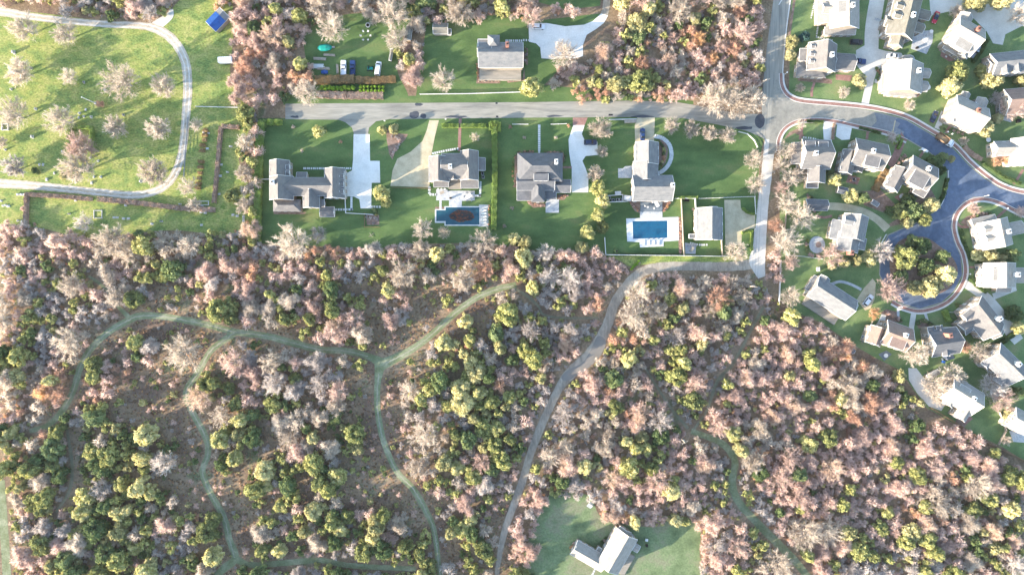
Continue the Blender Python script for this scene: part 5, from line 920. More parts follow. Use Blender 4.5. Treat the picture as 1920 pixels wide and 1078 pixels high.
    for s in (-1, 1):
        q = [(x0-.25, s*(w0-.0), z0+.06), (x3+.3, s*(w3-.0), z0+.06), (x2+.05, s*(w2+.0), z2-.1), (x1-.1, s*(w1+.0), z1-.1)]
        pane('side_window', q if s < 0 else q[::-1])
        for x in (h*.62, -h*.6):
            wh = child('wheel', TYRE, t, (x, s*(W_-.1), .34)); child('rim', RIM, wh)
        MB().box((h-.12, s*W_*.6, .68), (.2, .36, .14)).build('headlight', LAMPW, t); MB().box((-h+.05, s*W_*.74, .72), (.14, .26, .18)).build('taillight', LAMPR, t)
        MB().box((x0-.35, s*(W_+.1), z0+.06), (.16, .2, .14)).build('mirror', m, t)
    return t
car(644, 127, -90, 'pickup', 'white', 'white pickup truck parked on the farmyard grass above the tawny hedge'); car(661, 127, -90, 'pickup', 'blue', 'dark blue pickup truck parked beside the white one on the farmyard grass')
car(709, 129, -82, 'van', 'white', 'white van parked at the right end of the farmyard row'); car(1010, 50, 4, 'suv', 'white', 'white estate car parked at the left end of the white driveway')
car(1107, 267, 0, 'suv', 'navy', 'navy car parked in the side bay of the white driveway under a bare tree'); car(1205, 252, -90, 'sedan', 'blue', 'dark blue car parked on the gravel drive by the long garage wing')
car(1606, 79, 3, 'suv', 'black', 'black car parked across the pale lane beside the hedge'); car(1610, 115, 6, 'pickup', 'blue', 'dark blue pickup parked by the tan house garage'); car(1674, 105, 186, 'sedan', 'white', 'white car parked on the pale forecourt beside the mulch bed')
car(1703, 112, 188, 'suv', 'silver', 'silver car parked right of the white car on the forecourt'); rc = car(1755, 33, 112, 'sedan', 'red', 'red car with a dark roof at the edge of the pale drive')
for q in rc.children:
    if q.name.split('.')[0] in ('roof', 'cabin'): q.data.materials[0] = PAINT['navy']
car(1830, 97, -66, 'pickup', 'silver', 'silver pickup parked along the hedge below the pale roofed house'); car(1752, 219, -66, 'sedan', 'navy', 'navy car parked in the short bay by the brick pavement'); car(1628, 563, -52, 'suv', 'white', 'white car parked on the gravel drive beside the barn like house')
# dump truck on the dark road
p = P(1772, 263, 1.2); t = thing('dump_truck', 'white cabbed dump truck with a dirt filled bed stopped on the dark road', 'truck', (p.x, p.y, .06), R_(-33))
b = MB(); b.box((0, 0, .75), (7.2, .9, .25)); b.build('chassis', M['black'], t)
b = MB(); b.box((-1.2, 0, 1.0), (4.4, 2.3, .1))
for s in (-1, 1): b.box((-1.2, s*1.15, 1.55), (4.4, .1, 1.1)); [b.box((-3.2+i*.8, s*1.23, 1.5), (.1, .08, 1.0)) for i in range(6)]
b.box((-3.4, 0, 1.5), (.1, 2.3, 1.0)); b.box((1.0, 0, 1.7), (.1, 2.4, 1.4)); b.build('bed', mat('rusty_steel', ['6f5a48', '84705c'], 1, 4, .2), t)
b = MB(); loft(b, [(-3.3, ring(1.08, 1.0, 1.45, .3)), (-1.2, ring(1.08, 1.0, 1.85, .5)), (.9, ring(1.08, 1.0, 1.5, .3))]); b.build('load', mat('load_of_soil', ['8a6f50', '9a7f60', 'a58c6c'], 1.5, 5, .3), t)
b = MB(); loft(b, [(3.5, ring(.95, .6, 1.35)), (2.6, ring(1.05, .55, 1.5)), (2.5, ring(1.1, .55, 2.2, .15)), (1.2, ring(1.1, .55, 2.3, .15))]); b.build('cab', PAINT['white'], t, bevel=.03)
MB().box((2.58, 0, 1.85), (.06, 1.8, .6)).build('windshield', M['glass'], t)
for s in (-1, 1):
    MB().box((1.9, s*1.11, 1.85), (.8, .04, .5)).build('side_window', M['glass'], t); MB().box((2.4, s*1.35, 1.8), (.12, .3, .35)).build('mirror', PAINT['white'], t); MB().box((3.5, s*.7, .95), (.1, .3, .2)).build('headlight', LAMPW, t)
    for x in (2.7, -1.6, -2.7): wh = child('wheel', TYRE, t, (x, s*1.0, .46), scale=(1.3, 1.6, 1.3)); child('rim', RIM, wh)
# box trailer on the rough grass
p = P(423, 114, 1.2); t = thing('box_trailer', 'long white box trailer standing on the grass at the thicket edge', 'trailer', (p.x, p.y, .02), R_(3))
MB().box((.2, 0, 1.5), (5.2, 2.1, 2.0)).build('body', PAINT['white'], t, bevel=.06); b = MB(); b.prism([(-2.4, -.5, .5), (-3.3, -.06, .5), (-3.3, .06, .5), (-2.4, .5, .5)], (0, 0, .1)); b.build('drawbar', M['metal'], t)
for s in (-1, 1):
    for x in (-.3, .6): wh = child('wheel', TYRE, t, (x, s*1.0, .34)); child('rim', RIM, wh)
b = MB(); [b.box((-2+i*.9, 0, 2.515), (.08, 2.0, .04)) for i in range(6)]; b.build('roof_ribs', M['metal'], t)
# utility trailer, teal machine, boats under covers
def boat(px, py, deg, label, m=M['white'], L=5.0):
    p = P(px, py, .8); t = thing('boat', label, 'boat', (p.x, p.y, .05), R_(-deg), 'stored boats')
    b = MB(); secs = [(-L/2, .95, .9), (-L*.2, 1.05, .95), (L*.15, .95, 1.0), (L*.36, .55, 1.08), (L/2, .05, 1.15)]
    loft(b, [(x, [(-w*.4, .25), (-w, z), (-w*.7, z+.12), (w*.7, z+.12), (w, z), (w*.4, .25)]) for x, w, z in secs]); b.build('hull', m, t)
    b = MB(); loft(b, [(-L*.42, ring(.7, 1.0, 1.15, .05)), (0, ring(.75, 1.0, 1.3, .1)), (L*.3, ring(.4, 1.1, 1.25, .05))]); b.build('cover', M['cushion'], t); b = MB(); [b.box((x, 0, .14), (.2, 1.4, .24)) for x in (-1.2, 1.0)]; b.build('cradle', M['wood'], t)
boat(790, 20, 20, 'white covered boat in the trees above the garden shed, upper one', L=2.8); boat(786, 39, -8, 'white covered boat in the trees above the garden shed, lower one', L=2.8)
p = P(609, 89, 1.0); t = thing('covered_boat', 'teal tarpaulin covered boat lying at the left edge of the farmyard lawn', 'boat', (p.x, p.y, .05), R_(4))
b = MB(); loft(b, [(-2.8, ring(.35, .2, .7, .1)), (-1.6, ring(1.25, .2, 1.25, .6)), (.4, ring(1.3, .2, 1.4, .7)), (1.9, ring(.95, .2, 1.15, .5)), (2.6, ring(.2, .2, .8, .1))]); b.build('cover', M['teal'], t, bevel=.05); MB().box((3.1, 0, .4), (.9, .5, .5)).build('outboard', M['metal'], t)
p = P(694, 129, .6); t = thing('tractor', 'small teal tractor with a trailer box on the farmyard grass', 'tractor', (p.x, p.y, .05), R_(-4))
b = MB(); b.box((0, 0, .75), (2.0, 1.0, .5)); b.box((.7, 0, 1.1), (.9, .8, .4)); b.build('body', M['teal'], t, bevel=.05); MB().box((-.5, 0, 1.15), (.5, .6, .4)).build('seat', M['black'], t)
for s in (-1, 1):
    for x in (-.75, .8): wh = child('wheel', TYRE, t, (x, s*.75, .4), scale=(1.2, 1.3, 1.2)); child('rim', RIM, wh)
# timber and lumber stacks
def planks(px, py, deg, L, W_, n, label, nm='lumber_stack', cat='lumber stack', m='wood', hh=.35):
    p = P(px, py); t = thing(nm, label, cat, (p.x, p.y, .03), R_(-deg), 'farmyard stacks')
    for k in range(n): MB().box((rng.uniform(-.15, .15), (k-(n-1)/2)*W_/n, hh*.5+.04*(k % 2)), (L*rng.uniform(.85, 1), W_/n*.86, hh+.06*(k % 3))).build('plank', M[m], t)
planks(600, 111, 3, 5, 1.0, 5, 'upper stack of grey planks left of the farmyard pickups'); planks(592, 125, 0, 6.5, 1.6, 6, 'wide stack of pale planks left of the farmyard pickups', m='coping'); planks(607, 129, 2, 5, 1.0, 4, 'tan stack of planks below the wide pale stack', m='wood'); planks(618, 104, 3, 4.5, .8, 4, 'thin grey plank stack below the teal covered boat'); planks(633, 130, 86, 3.6, .9, 4, 'tan plank stack beside the white pickup')
p = P(609, 136); t = thing('tarp_heap', 'blue tarpaulin heap at the lower left of the farmyard', 'tarpaulin', (p.x, p.y, .02)); b = MB(); loft(b, [(-1.3, ring(.5, 0, .3, .1)), (0, ring(.9, 0, .7, .3)), (1.2, ring(.5, 0, .3, .1))]); b.build('cover', M['blue'], t); b = MB(); [b.box((x, 0, .4), (.12, 1.5, .06)) for x in (-.6, .5)]; b.build('weight', M['wood'], t)
# round tank among the trees
p = P(651, -1, 2.5); t = thing('water_tank', 'round timber water tank with a dark opening at the top edge', 'tank', (p.x, p.y, 0)); b = MB(); b.lathe((0, 0, 0), [(2.0, 0), (2.05, 1.2), (1.95, 2.6), (1.75, 2.6), (1.72, 2.1)], 22); b.build('wall', M['brownwood'], t); b = MB(); b.lathe((0, 0, 2.0), [(1.7, 0), (1.7, .1)], 22); b.build('water', M['glass'], t)
b = MB(); [b.lathe((0, 0, z), [(2.07, 0), (2.07, .08)], 22) for z in (.6, 1.4, 2.2)]; b.build('hoop', M['metal'], t)
# ================================================================= POLES, WIRES, FLAGPOLE
def pole(px, py, h, label, arm=30, tall='power_pole'):
    p = P(px, py, h); t = thing(tall, label, 'utility pole', (p.x, p.y, 0), R_(arm), 'utility poles')
    MB().tube((0, 0, 0), (0, 0, h), .17, .11, 10).build('shaft', M['barkp'], t)
    for z in (h-.5, h-1.5): MB().box((0, 0, z), (2.4, .12, .14)).build('crossarm', M['wood'], t)
    for x in (-1.1, -.4, .4, 1.1): MB().lathe((x, 0, h-.42), [(.05, 0), (.08, .08), (.04, .2)], 8).build('insulator', M['white'], t)
    MB().tube((.3, .2, h-3.2), (.3, .2, h-2.2), .26, n=12).build('transformer', M['metal'], t); return p
pa = pole(1438, 149, 9.5, 'pale utility pole leaning over the road corner by the bare trees', 15); pb = pole(1415, 537, 9.0, 'pale utility pole with crossarms at the lower end of the lane', -10); pc = pole(1285, 830, 9.0, 'utility pole standing in the wood above the right hand trail', 30); pd = P(1447, -120, 9); pe = P(1340, 700, 9)
def wire(a, b, off, label):
    t = [a+(b-a)*(i/16)+Vector((off, 0, -.05-1.2*4*(i/16)*(1-i/16)+.4*0)) for i in range(17)]; mb = MB()
    for u, v in zip(t, t[1:]): mb.tube(u, v, .022, n=4, cap=False)
    tag(mb.build('power_line', M['black']), label, 'power line', 'power lines')
for o in (-1.0, 0, 1.0):
    sd = {-1.0: 'left', 0: 'middle', 1.0: 'right'}[o]
    wire(pa, pd, o, 'thin %s wire running up the road from the leaning pole' % sd); wire(pa, pb, o, 'thin %s wire between the two poles along the pale lane' % sd); wire(pb, pc, o, 'thin %s wire over the wood from the lane end pole' % sd)
p = P(179, 194); t = thing('flagpole', 'tall white flagpole with a ball top in the cemetery', 'flagpole', (p.x, p.y, 0)); MB().tube((0, 0, .2), (0, 0, 8), .2, .12, 10).build('pole', M['white'], t); MB().lathe((0, 0, 7.95), [(.05, 0), (.2, .15), (.2, .3), (.05, .42)], 10).build('finial', M['white'], t); MB().lathe((0, 0, 0), [(.5, 0), (.5, .25)], 14).build('base', M['kerb'], t)
# ================================================================= CEMETERY
def stone_mesh(w_, d_, h, base=True, m='marble'):
    b = MB(); pr_ = [(-w_/2, 0), (-w_/2, h*.8), (-w_*.3, h*.95), (0, h), (w_*.3, h*.95), (w_/2, h*.8), (w_/2, 0)]
    b.prism([(x, -d_/2, z+.14) for x, z in pr_], (0, d_, 0)); o = b.build('tablet', M[m]); me = o.data; bpy.data.objects.remove(o)
    o = MB().box((0, 0, .08), (w_+.3, d_+.3, .16)).build('plinth', M['kerb']); m2 = o.data; bpy.data.objects.remove(o); return me, m2
ST = {'big': stone_mesh(1.2, .5, 1.4), 'mid': stone_mesh(.9, .35, 1.0), 'low': stone_mesh(1.0, .6, .4), 'dark': stone_mesh(1.0, .4, 1.1, m='slate')}
def stones(rows, label, group):
    for x, y, k in rows:
        p = P(x, y); t = thing('gravestone', label, 'gravestone', (p.x, p.y, .005), R_(rng.uniform(60, 95) if x < 340 and y < 350 else rng.uniform(-6, 6)), group); s = rng.uniform(.7, .95)
        child('tablet', ST[k][0], t, scale=(s, s, s)); child('plinth', ST[k][1], t, scale=(s, s, s))
for x, y, k, l in ((27, 99, 'big', 'pale gravestone in the tree shadow near the top left of the cemetery'), (68, 205, 'big', 'wide pale gravestone between the two bare trees at the left'), (59, 129, 'dark', 'dark gravestone beside the broad bare tree near the left edge'), (62, 257, 'big', 'pale gravestone alone below the small stone enclosure'), (119, 285, 'big', 'white gravestone with a dark figure left of the hedged plot'), (232, 216, 'dark', 'dark slanting gravestone above the small bare tree right of the plot'),
                   (198, 170, 'mid', 'pale gravestone left of the largest bare tree'), (158, 155, 'dark', 'dark slim gravestone above the flagpole'), (265, 340, 'big', 'white double gravestone in the bend of the track'), (190, 332, 'mid', 'white gravestone between the track and the plot tree'), (11, 281, 'mid', 'pale gravestone at the left edge below the enclosure'), (433, 275, 'mid', 'white gravestone in the upper part of the narrow hedged lawn'), (427, 323, 'mid', 'white gravestone in the middle of the narrow hedged lawn'), (130, 401, 'dark', 'dark and white gravestone alone on the lower lawn'), (126, 442, 'mid', 'white gravestone at the wood edge below the lower lawn'), (338, 383, 'mid', 'rounded gravestone above the brown hedge'), (379, 386, 'low', 'wide low gravestone just above the hedge end'), (303, 415, 'dark', 'dark flat gravestone low on the right of the lower lawn')):
    stones([(x, y, k)], l, 'lone gravestones')
stones([(22, 154, 'mid'), (22, 168, 'mid')], 'grey gravestone below the broad bare tree near the left edge', 'pair below the left tree'); stones([(150, 213, 'mid'), (158, 219, 'mid'), (172, 220, 'mid'), (161, 206, 'low'), (148, 221, 'low')], 'small pale gravestone in the scatter above the square hedged plot', 'scatter above the hedged plot')
stones([(170, 296, 'mid'), (185, 302, 'mid'), (176, 332, 'low'), (142, 341, 'low'), (172, 343, 'low')], 'small pale gravestone among the bare trees below the hedged plot', 'stones below the hedged plot'); stones([(74, 309, 'low'), (81, 309, 'low'), (102, 325, 'low'), (88, 337, 'low')], 'low pale stone above the left part of the lower track', 'low stones by the lower track')
stones([(34, 365, 'low'), (41, 365, 'low'), (47, 365, 'low'), (10, 385, 'low'), (16, 387, 'low'), (2, 377, 'low'), (6, 386, 'low'), (34, 414, 'low'), (42, 415, 'low'), (41, 422, 'low')], 'small flat stone on the lawn left of the brown hedge stub', 'stones left of the hedge stub')
stones([(142, 376, 'low'), (214, 408, 'low'), (220, 408, 'low'), (232, 410, 'low'), (241, 410, 'low'), (236, 385, 'low'), (285, 420, 'low'), (378, 422, 'low'), (377, 398, 'low'), (385, 399, 'low')], 'small flat white stone on the shaded lawn below the brown hedge', 'stones below the brown hedge')
stones([(413, 330, 'low'), (415, 309, 'low'), (411, 364, 'low'), (437, 403, 'low'), (445, 405, 'low'), (457, 406, 'low'), (457, 410, 'low'), (457, 414, 'low'), (444, 440, 'low'), (389, 279, 'low'), (391, 250, 'low'), (382, 249, 'low')], 'small flat white stone near the hedged lawn at the right of the cemetery', 'stones on the right of the cemetery')
def frame_(px, py, a, b, label, m='kerb', h=.5, posts=True):
    p = P(px, py); t = thing('plot_enclosure', label, 'stone enclosure', (p.x, p.y, .0)); mb = MB()
    for x, y, dx, dy in ((0, b/2, a, .25), (0, -b/2, a, .25), (a/2, 0, .25, b-.26), (-a/2, 0, .25, b-.26)): mb.box((x, y, h/2), (dx, dy, h))
    mb.build('kerb', M[m], t)
    for x in (-1, 1):
        for y in (-1, 1): MB().box((x*a/2, y*b/2, h*.6), (.42, .42, h*1.3), taper=.8).build('corner_post', M[m], t)
frame_(11, 239, 2.2, 2.2, 'small square pale stone enclosure at the left edge of the cemetery', 'kerb', .7); frame_(184, 402, 3.0, 2.8, 'square of low stone kerbs on the shaded lower cemetery lawn', 'marble', .25); frame_(375, 381, 6.5, 1.4, 'long low stone kerb enclosure beside the small tree on the hedge', 'kerb', .3)
# ================================================================= GARDEN FURNITURE
def lounger(px, py, deg, label, group):
    p = P(px, py); t = thing('sun_lounger', label, 'sun lounger', (p.x, p.y, .1), R_(-deg), group); MB().box((0, 0, .25), (1.9, .65, .06)).build('frame', M['white'], t); MB().box((.25, 0, .33), (1.3, .6, .1)).build('seat_cushion', M['cushion'], t)
    q = MB(); q.prism([(-.4, -.3, .38), (-1.0, -.3, .72), (-1.0, -.3, .62), (-.4, -.3, .28)], (0, .6, 0)); q.build('backrest', M['cushion'], t)
    for x in (-.8, .8):
        for y in (-.28, .28): MB().box((x, y, .12), (.06, .06, .24)).build('leg', M['white'], t)
for i in range(5): lounger(907.5, 395+i*5.8, 0, 'white sun lounger in the row of five beside the leafy covered pool', 'loungers by the covered pool')
for i in range(4): lounger(1206.5+i*9.0, 456, 90, 'white sun lounger in the row of four below the blue pool', 'loungers by the blue pool')
def table(px, py, r, label, m='white', n=4, z0=.07, rect=None):
    p = P(px, py); t = thing('garden_table', label, 'table', (p.x, p.y, z0), rng.uniform(0, 1)); b = MB()
    if rect: b.box((0, 0, .72), (rect[0], rect[1], .06))
    else: b.lathe((0, 0, .69), [(r, 0), (r, .06)], 20)
    b.build('tabletop', M[m], t)
    for a in range(4):
        x, y = (math.cos(a*1.57+.78)*r*.6, math.sin(a*1.57+.78)*r*.6) if not rect else ((-1, 1)[a % 2]*rect[0]*.42, (-1, 1)[a//2]*rect[1]*.4); MB().box((x, y, .35), (.07, .07, .69)).build('leg', M[m], t)
def chair(px, py, deg, label, group, m='white', z0=.07):
    p = P(px, py); t = thing('garden_chair', label, 'chair', (p.x, p.y, z0), R_(-deg), group); MB().box((0, 0, .42), (.58, .58, .08)).build('seat', M[m], t); MB().box((-.28, 0, .7), (.07, .56, .5)).build('backrest', M[m], t)
    for x in (-.25, .25):
        for y in (-.25, .25): MB().box((x, y, .19), (.05, .05, .38)).build('leg', M[m], t)
def ring_chairs(cx, cy, r, n, label, group, m='white', z0=.07, a0=0):
    for i in range(n): a = a0+i*2*math.pi/n; chair(cx+r*math.cos(a), cy+r*math.sin(a), math.degrees(a)+180, label, group, m, z0)
table(878.5, 369, 1, 'white dining table on the stone terrace above the covered pool', rect=(2.4, 1.4)); ring_chairs(880, 369, 8.5, 6, 'chair round the white dining table above the covered pool', 'dining chairs above the covered pool', 'metal')
table(829, 362, 1, 'pale low table in the lounge corner of the covered pool terrace', 'wood', rect=(1.6, 1.0)); [chair(822+i*6, 355.5, 90, 'white chair of the lounge corner above the covered pool', 'lounge corner chairs') for i in range(3)]
table(1230, 383, 1, 'pale dining table on the dark deck above the blue pool', 'coping', z0=.53, rect=(1.3, 2.6)); [chair(x, y, d_, 'white chair standing on the dark deck above the blue pool', 'deck chairs', z0=.53) for x, y, d_ in ((1209, 387, 0), (1214, 389, 40), (1226, 391, -60), (1235, 378, 180), (1223, 380, 0))]
table(1296, 468, 1, 'pinkish fire table on the small dark terrace below the pool house', 'deck', rect=(2.2, 1.0)); [chair(1289+i*5, 461.5, 90, 'grey chair in the row above the pinkish fire table', 'fire table chairs', 'metal') for i in range(4)]
table(1732, 76, .95, 'round white table on the grey terrace behind the olive roofed house', z0=.07); table(1744, 61, .7, 'small round white table in the terrace corner near the red car'); table(1738, 165, 1.0, 'oval white table beside the bright corner lot house', z0=.01); table(1851, 263, .9, 'round pale table on the lawn right of the yellow olive tree', 'coping', z0=.01)
table(1533, 459, 1.1, 'round stone fire table on the flagstone terrace', 'roof_pink'); table(1659, 666, .8, 'round white table on the terrace of the pink tan house'); table(1769, 666, 1.0, 'round white table on the dark terrace of the blue grey house'); ring_chairs(1769, 666, 8, 6, 'white chair round the table of the blue grey house', 'chairs of the blue grey house')
table(1689, 369, 1.0, 'oval blue grey table on the brick terrace at the dark road fork', 'stone'); ring_chairs(1775, 103, 5, 3, 'white chair on the red brick terrace behind the pickup house', 'brick terrace chairs'); ring_chairs(1601, 338, 6.5, 4, 'brown chair round the fire pit of the square brick terrace', 'fire pit chairs', 'brownwood')
p = P(1601, 337); t = thing('fire_pit', 'dark round fire pit in the middle of the square brick terrace', 'fire pit', (p.x, p.y, .07)); MB().lathe((0, 0, 0), [(.75, 0), (.75, .35), (.5, .35), (.48, .1)], 16).build('rim', M['slate'], t); MB().lathe((0, 0, .05), [(.45, 0), (.45, .12)], 12).build('ash', M['dark'], t)
ring_chairs(686, 68, 9, 6, 'white chair in the ring on the farmyard lawn', 'ring of chairs on the farmyard lawn', z0=.01)
p = P(690, 48); t = thing('fire_pit', 'round stone fire pit on the farmyard lawn above the ring of chairs', 'fire pit', (p.x, p.y, .01)); MB().lathe((0, 0, 0), [(.9, 0), (.9, .4), (.65, .4), (.6, .1)], 16).build('rim', M['stone'], t); MB().lathe((0, 0, .05), [(.58, 0), (.58, .12)], 12).build('ash', M['dark'], t)
# trampoline, play set, hatch, bins, shelters
p = P(1156, 471, .8); t = thing('compost_bin', 'dark green domed compost bin at the lower left corner of the pool lawn', 'compost bin', (p.x, p.y, 0)); MB().lathe((0, 0, 0), [(1.1, 0), (1.15, .5), (.9, .95), (.4, 1.1)], 14).build('body', M['hedged'], t); MB().lathe((0, 0, 1.08), [(.42, 0), (.38, .12)], 12).build('lid', M['black'], t)
def bin_(px, py, label, m='dark', g_='bins', sz=(.7, .8, 1.0)):
    p = P(px, py); t = thing('bin', label, 'bin', (p.x, p.y, .02), rng.uniform(-.2, .2), g_); MB().box((0, 0, sz[2]/2), sz, taper=1.08).build('body', M[m], t); MB().box((0, 0, sz[2]+.04), (sz[0]*1.14, sz[1]*1.14, .08)).build('lid', M[m], t)
def unit_(px, py, label, g_='machine yard units'):
    p = P(px, py); t = thing('heat_pump', label, 'heat pump', (p.x, p.y, .02), 0, g_); MB().box((0, 0, .5), (1.0, 1.0, 1.0)).build('casing', M['metal'], t); MB().lathe((0, 0, 1.0), [(.38, 0), (.38, .05)], 14).build('fan', M['black'], t)
for x, y in ((1142, 372), (1149, 376), (1157, 375), (1163, 375)): unit_(x, y, 'grey heat pump inside the fenced machine yard beside the grey house')
for x, y, l in ((905, 326, 'left grey cooling unit right of the two gabled wings'), (906, 333, 'lower grey cooling unit right of the two gabled wings')): unit_(x, y, l, 'cooling units')
bin_(1176, 372, 'pale store box left of the grey house above the machine yard', 'coping', 'yard stores', (2.4, 1.6, 1.2)); bin_(1158, 363, 'grey store box above the machine yard fence', 'stone', 'yard stores', (2.0, 1.2, 1.1)); bin_(1181, 229, 'pale bin store behind the short white roadside fence', 'wood', 'yard stores', (4.0, 1.0, 1.2)); bin_(1287, 376, 'dark store box at the top of the narrow lawn beside the pool house', 'dark', 'yard stores', (1.6, .9, .8)); bin_(1533, 505, 'white store box on the lawn above the barn like house', 'white', 'yard stores', (.9, 1.4, .8)); bin_(845, 372, 'black grill on the terrace above the covered pool', 'black', 'grills', (.7, .5, .9)); bin_(1718, 91, 'dark grill at the lower corner of the grey terrace', 'black', 'grills', (.7, .6, .9)); bin_(1908, 228, 'dark round tub on the terrace under the pinkish roof', 'black', 'grills', (1.2, 1.2, .8)); bin_(1212, 1021, 'black bin on the clearing lawn right of the farmhouse', 'black', 'clearing bins'); bin_(1212, 1011, 'white box on the clearing lawn right of the farmhouse', 'white', 'clearing bins', (.9, .8, .6)); bin_(1767, 678, 'dark blue bin below the terrace of the blue grey house', 'blue', 'grills')
p = P(1106, 946); t = thing('picnic_table', 'weathered white picnic table at the top of the farmhouse clearing', 'picnic table', (p.x, p.y, .01), R_(-35)); MB().box((0, 0, .75), (1.9, .9, .06)).build('tabletop', M['coping'], t)
for s in (-1, 1): MB().box((0, s*.8, .45), (1.9, .3, .05)).build('bench', M['coping'], t); b = MB(); b.box((s*.7, 0, .36), (.1, 1.6, .1)); b.box((s*.7, 0, .55), (.1, .12, .4)); b.box((s*.7, .3, .2), (.1, .1, .4)); b.box((s*.7, -.3, .2), (.1, .1, .4)); b.build('trestle', M['wood'], t)
def sign(px, py, label, h=1.5):
    p = P(px, py); t = thing('lamp_post', label, 'lamp post', (p.x, p.y, 0), 0, 'lamp posts'); MB().tube((0, 0, 0), (0, 0, 2.2), .09, .07, 8).build('post', M['white'], t); MB().lathe((0, 0, 2.2), [(.14, 0), (.26, .3), (.3, .34), (.05, .55)], 8).build('lantern', M['white'], t)
for x, y, l in ((1471, 140, 'white lamp post on the kerb bend below the corner house'), (1845, 368, 'white lamp post on the tip of the brick pavement loop'), (1881, 392, 'white lamp post beside the short brick path at the right'), (1811, 514, 'white lamp post at the entry of the pale branching drive'), (1684, 575, 'white lamp post on the pavement at the foot of the turning circle'), (1770, 250, 'left white gate lamp at the brick path above the truck'), (1778, 254, 'right white gate lamp at the brick path above the truck')): sign(x, y, l)
p = P(1727, 284); t = thing('garden_arch', 'small white gate arch on the hedge line at the dark road', 'gate', (p.x, p.y, 0), R_(-28)); b = MB(); [b.box((s*.9, 0, 1.1), (.2, .5, 2.2)) for s in (-1, 1)]; b.build('post', M['white'], t); MB().box((0, 0, 2.3), (2.6, .9, .18)).build('top', M['white'], t)
# seesaw like timber swing on the first back lawn, puddled manhole covers
p = P(696, 441); t = thing('garden_sprinkler', 'thin cross shaped sprinkler on the first back lawn', 'sprinkler', (p.x, p.y, .01), .6); MB().box((0, 0, .12), (2.4, .12, .1)).build('arm', M['wood'], t); MB().box((0, 0, .23), (.12, 2.0, .1)).build('crossbar', M['wood'], t)
for x, y, l in ((931, 194, 'dark square drain at the upper road edge right of the tar patches'), (932, 219, 'dark square drain at the lower road edge above the long hedge'), (1143, 216, 'left dark manhole cover in the lower half of the road'), (1147, 216, 'right dark manhole cover in the lower half of the road')):
    p = P(x, y); t = thing('drain_cover', l, 'drain', (p.x, p.y, .05), 0, 'road drains'); MB().box((0, 0, .012), (.9, .7, .024)).build('frame', M['slate'], t); MB().box((0, 0, .02), (.7, .5, .024)).build('grate', M['black'], t)
for x, y, l in ((722, 228, 'white mailbox at the road beside the mulch island'), (836, 225, 'white mailbox at the road by the gravel drive'), (1107, 238, 'small white mailbox beside the brick apron of the white driveway')):
    p = P(x, y); t = thing('mailbox', l, 'mailbox', (p.x, p.y, 0), 0, 'mailboxes'); MB().box((0, 0, .5), (.12, .12, 1.0)).build('post', M['white'], t); MB().box((0, 0, 1.1), (.55, .3, .32)).build('box', M['white'], t)
# ================================================================= FOUNDATION SHRUBS
def bedrow(pts, n, r, kinds, label, group):
    q = spline(pts, 1.0)
    for i in range(n):
        a = q[int(i*(len(q)-1)/max(1, n-1))]; k, c = rng.choice(kinds)
        plant('shrub', k, c, a[0]+rng.uniform(-1.2, 1.2), a[1]+rng.uniform(-1.2, 1.2), r*rng.uniform(.75, 1.2), label, 'shrub', group, zf=.7)
GD, GO, RU, PK = ('green', 'l_dark'), ('green', 'l_olive'), ('fuzz', 't_rust'), ('fuzz', 't_pink')
bedrow([(1660, 176), (1690, 181), (1724, 178)], 11, 3.4, [RU, PK], 'russet shrub in the bed along the lower wall of the bright corner lot house', 'bed of the corner lot house')
bedrow([(1500, 128), (1508, 114), (1516, 100)], 5, 3.6, [GD, PK], 'low shrub in the bed left of the corner house porch', 'porch bed of the corner house')
bedrow([(1666, 22), (1668, 50), (1676, 70), (1684, 86)], 9, 4, [GD, PK], 'low shrub in the dark bed along the long olive roofed house', 'bed of the olive roofed house')
bedrow([(1643, 128), (1650, 140), (1646, 150)], 5, 3.8, [RU, GD], 'shrub in the bed between the pale lane and the corner lot house', 'lane side bed of the corner lot')
bedrow([(1764, 240), (1790, 246), (1806, 252)], 6, 3.4, [GD, PK], 'shrub in the front bed of the house above the dump truck', 'front bed above the dump truck')
bedrow([(1510, 265), (1540, 264)], 5, 3.5, [GD, GO], 'small shrub along the upper wall of the tan porch house', 'upper bed of the tan porch house')
bedrow([(1598, 268), (1606, 262)], 3, 5.5, [GD], 'rounded dark shrub at the corner of the big dormered tan house', 'dark shrubs of the dormered house')
bedrow([(1690, 298), (1698, 292), (1686, 306)], 5, 4.2, [GD, PK], 'dark shrub beside the narrow brick drive and the fork house', 'shrubs of the fork house')
bedrow([(1515, 366), (1528, 374), (1528, 396)], 6, 3.6, [PK, GD], 'brown shrub in the bed between garage and flagstone terrace', 'terrace bed')
bedrow([(1515, 450), (1513, 464), (1520, 478), (1540, 480)], 8, 4.4, [GD, GD, PK], 'dark shrub curving round the flagstone terrace', 'shrubs round the flagstone terrace')
bedrow([(1664, 585), (1676, 594), (1690, 600)], 7, 4.6, [GD, PK], 'dark shrub in the round bed at the foot of the turning circle, left', 'left bed at the turning circle foot')
bedrow([(1722, 606), (1732, 600), (1746, 608)], 7, 4.2, [GD, PK], 'dark shrub in the round bed before the tall front dormers', 'bed before the tall dormers')
bedrow([(1795, 572), (1806, 580), (1798, 592)], 6, 4.4, [GD, PK], 'dark shrub in the bed left of the corner-on tan house', 'bed of the corner-on house')
bedrow([(1818, 412), (1838, 402), (1856, 400)], 8, 3.6, [PK, PK, GD], 'low brown shrub in the wide mulch bed of the dormered white house', 'mulch bed of the dormered white house')
bedrow([(1832, 505), (1836, 520), (1842, 532)], 5, 4.4, [GD, GO], 'green shrub beside the white house below the grove', 'bed of the white house below the grove')
bedrow([(968, 288), (962, 310), (964, 350)], 8, 2.6, [GD, RU], 'small shrub in the bed along the left wall of the hipped house', 'left bed of the hipped house')
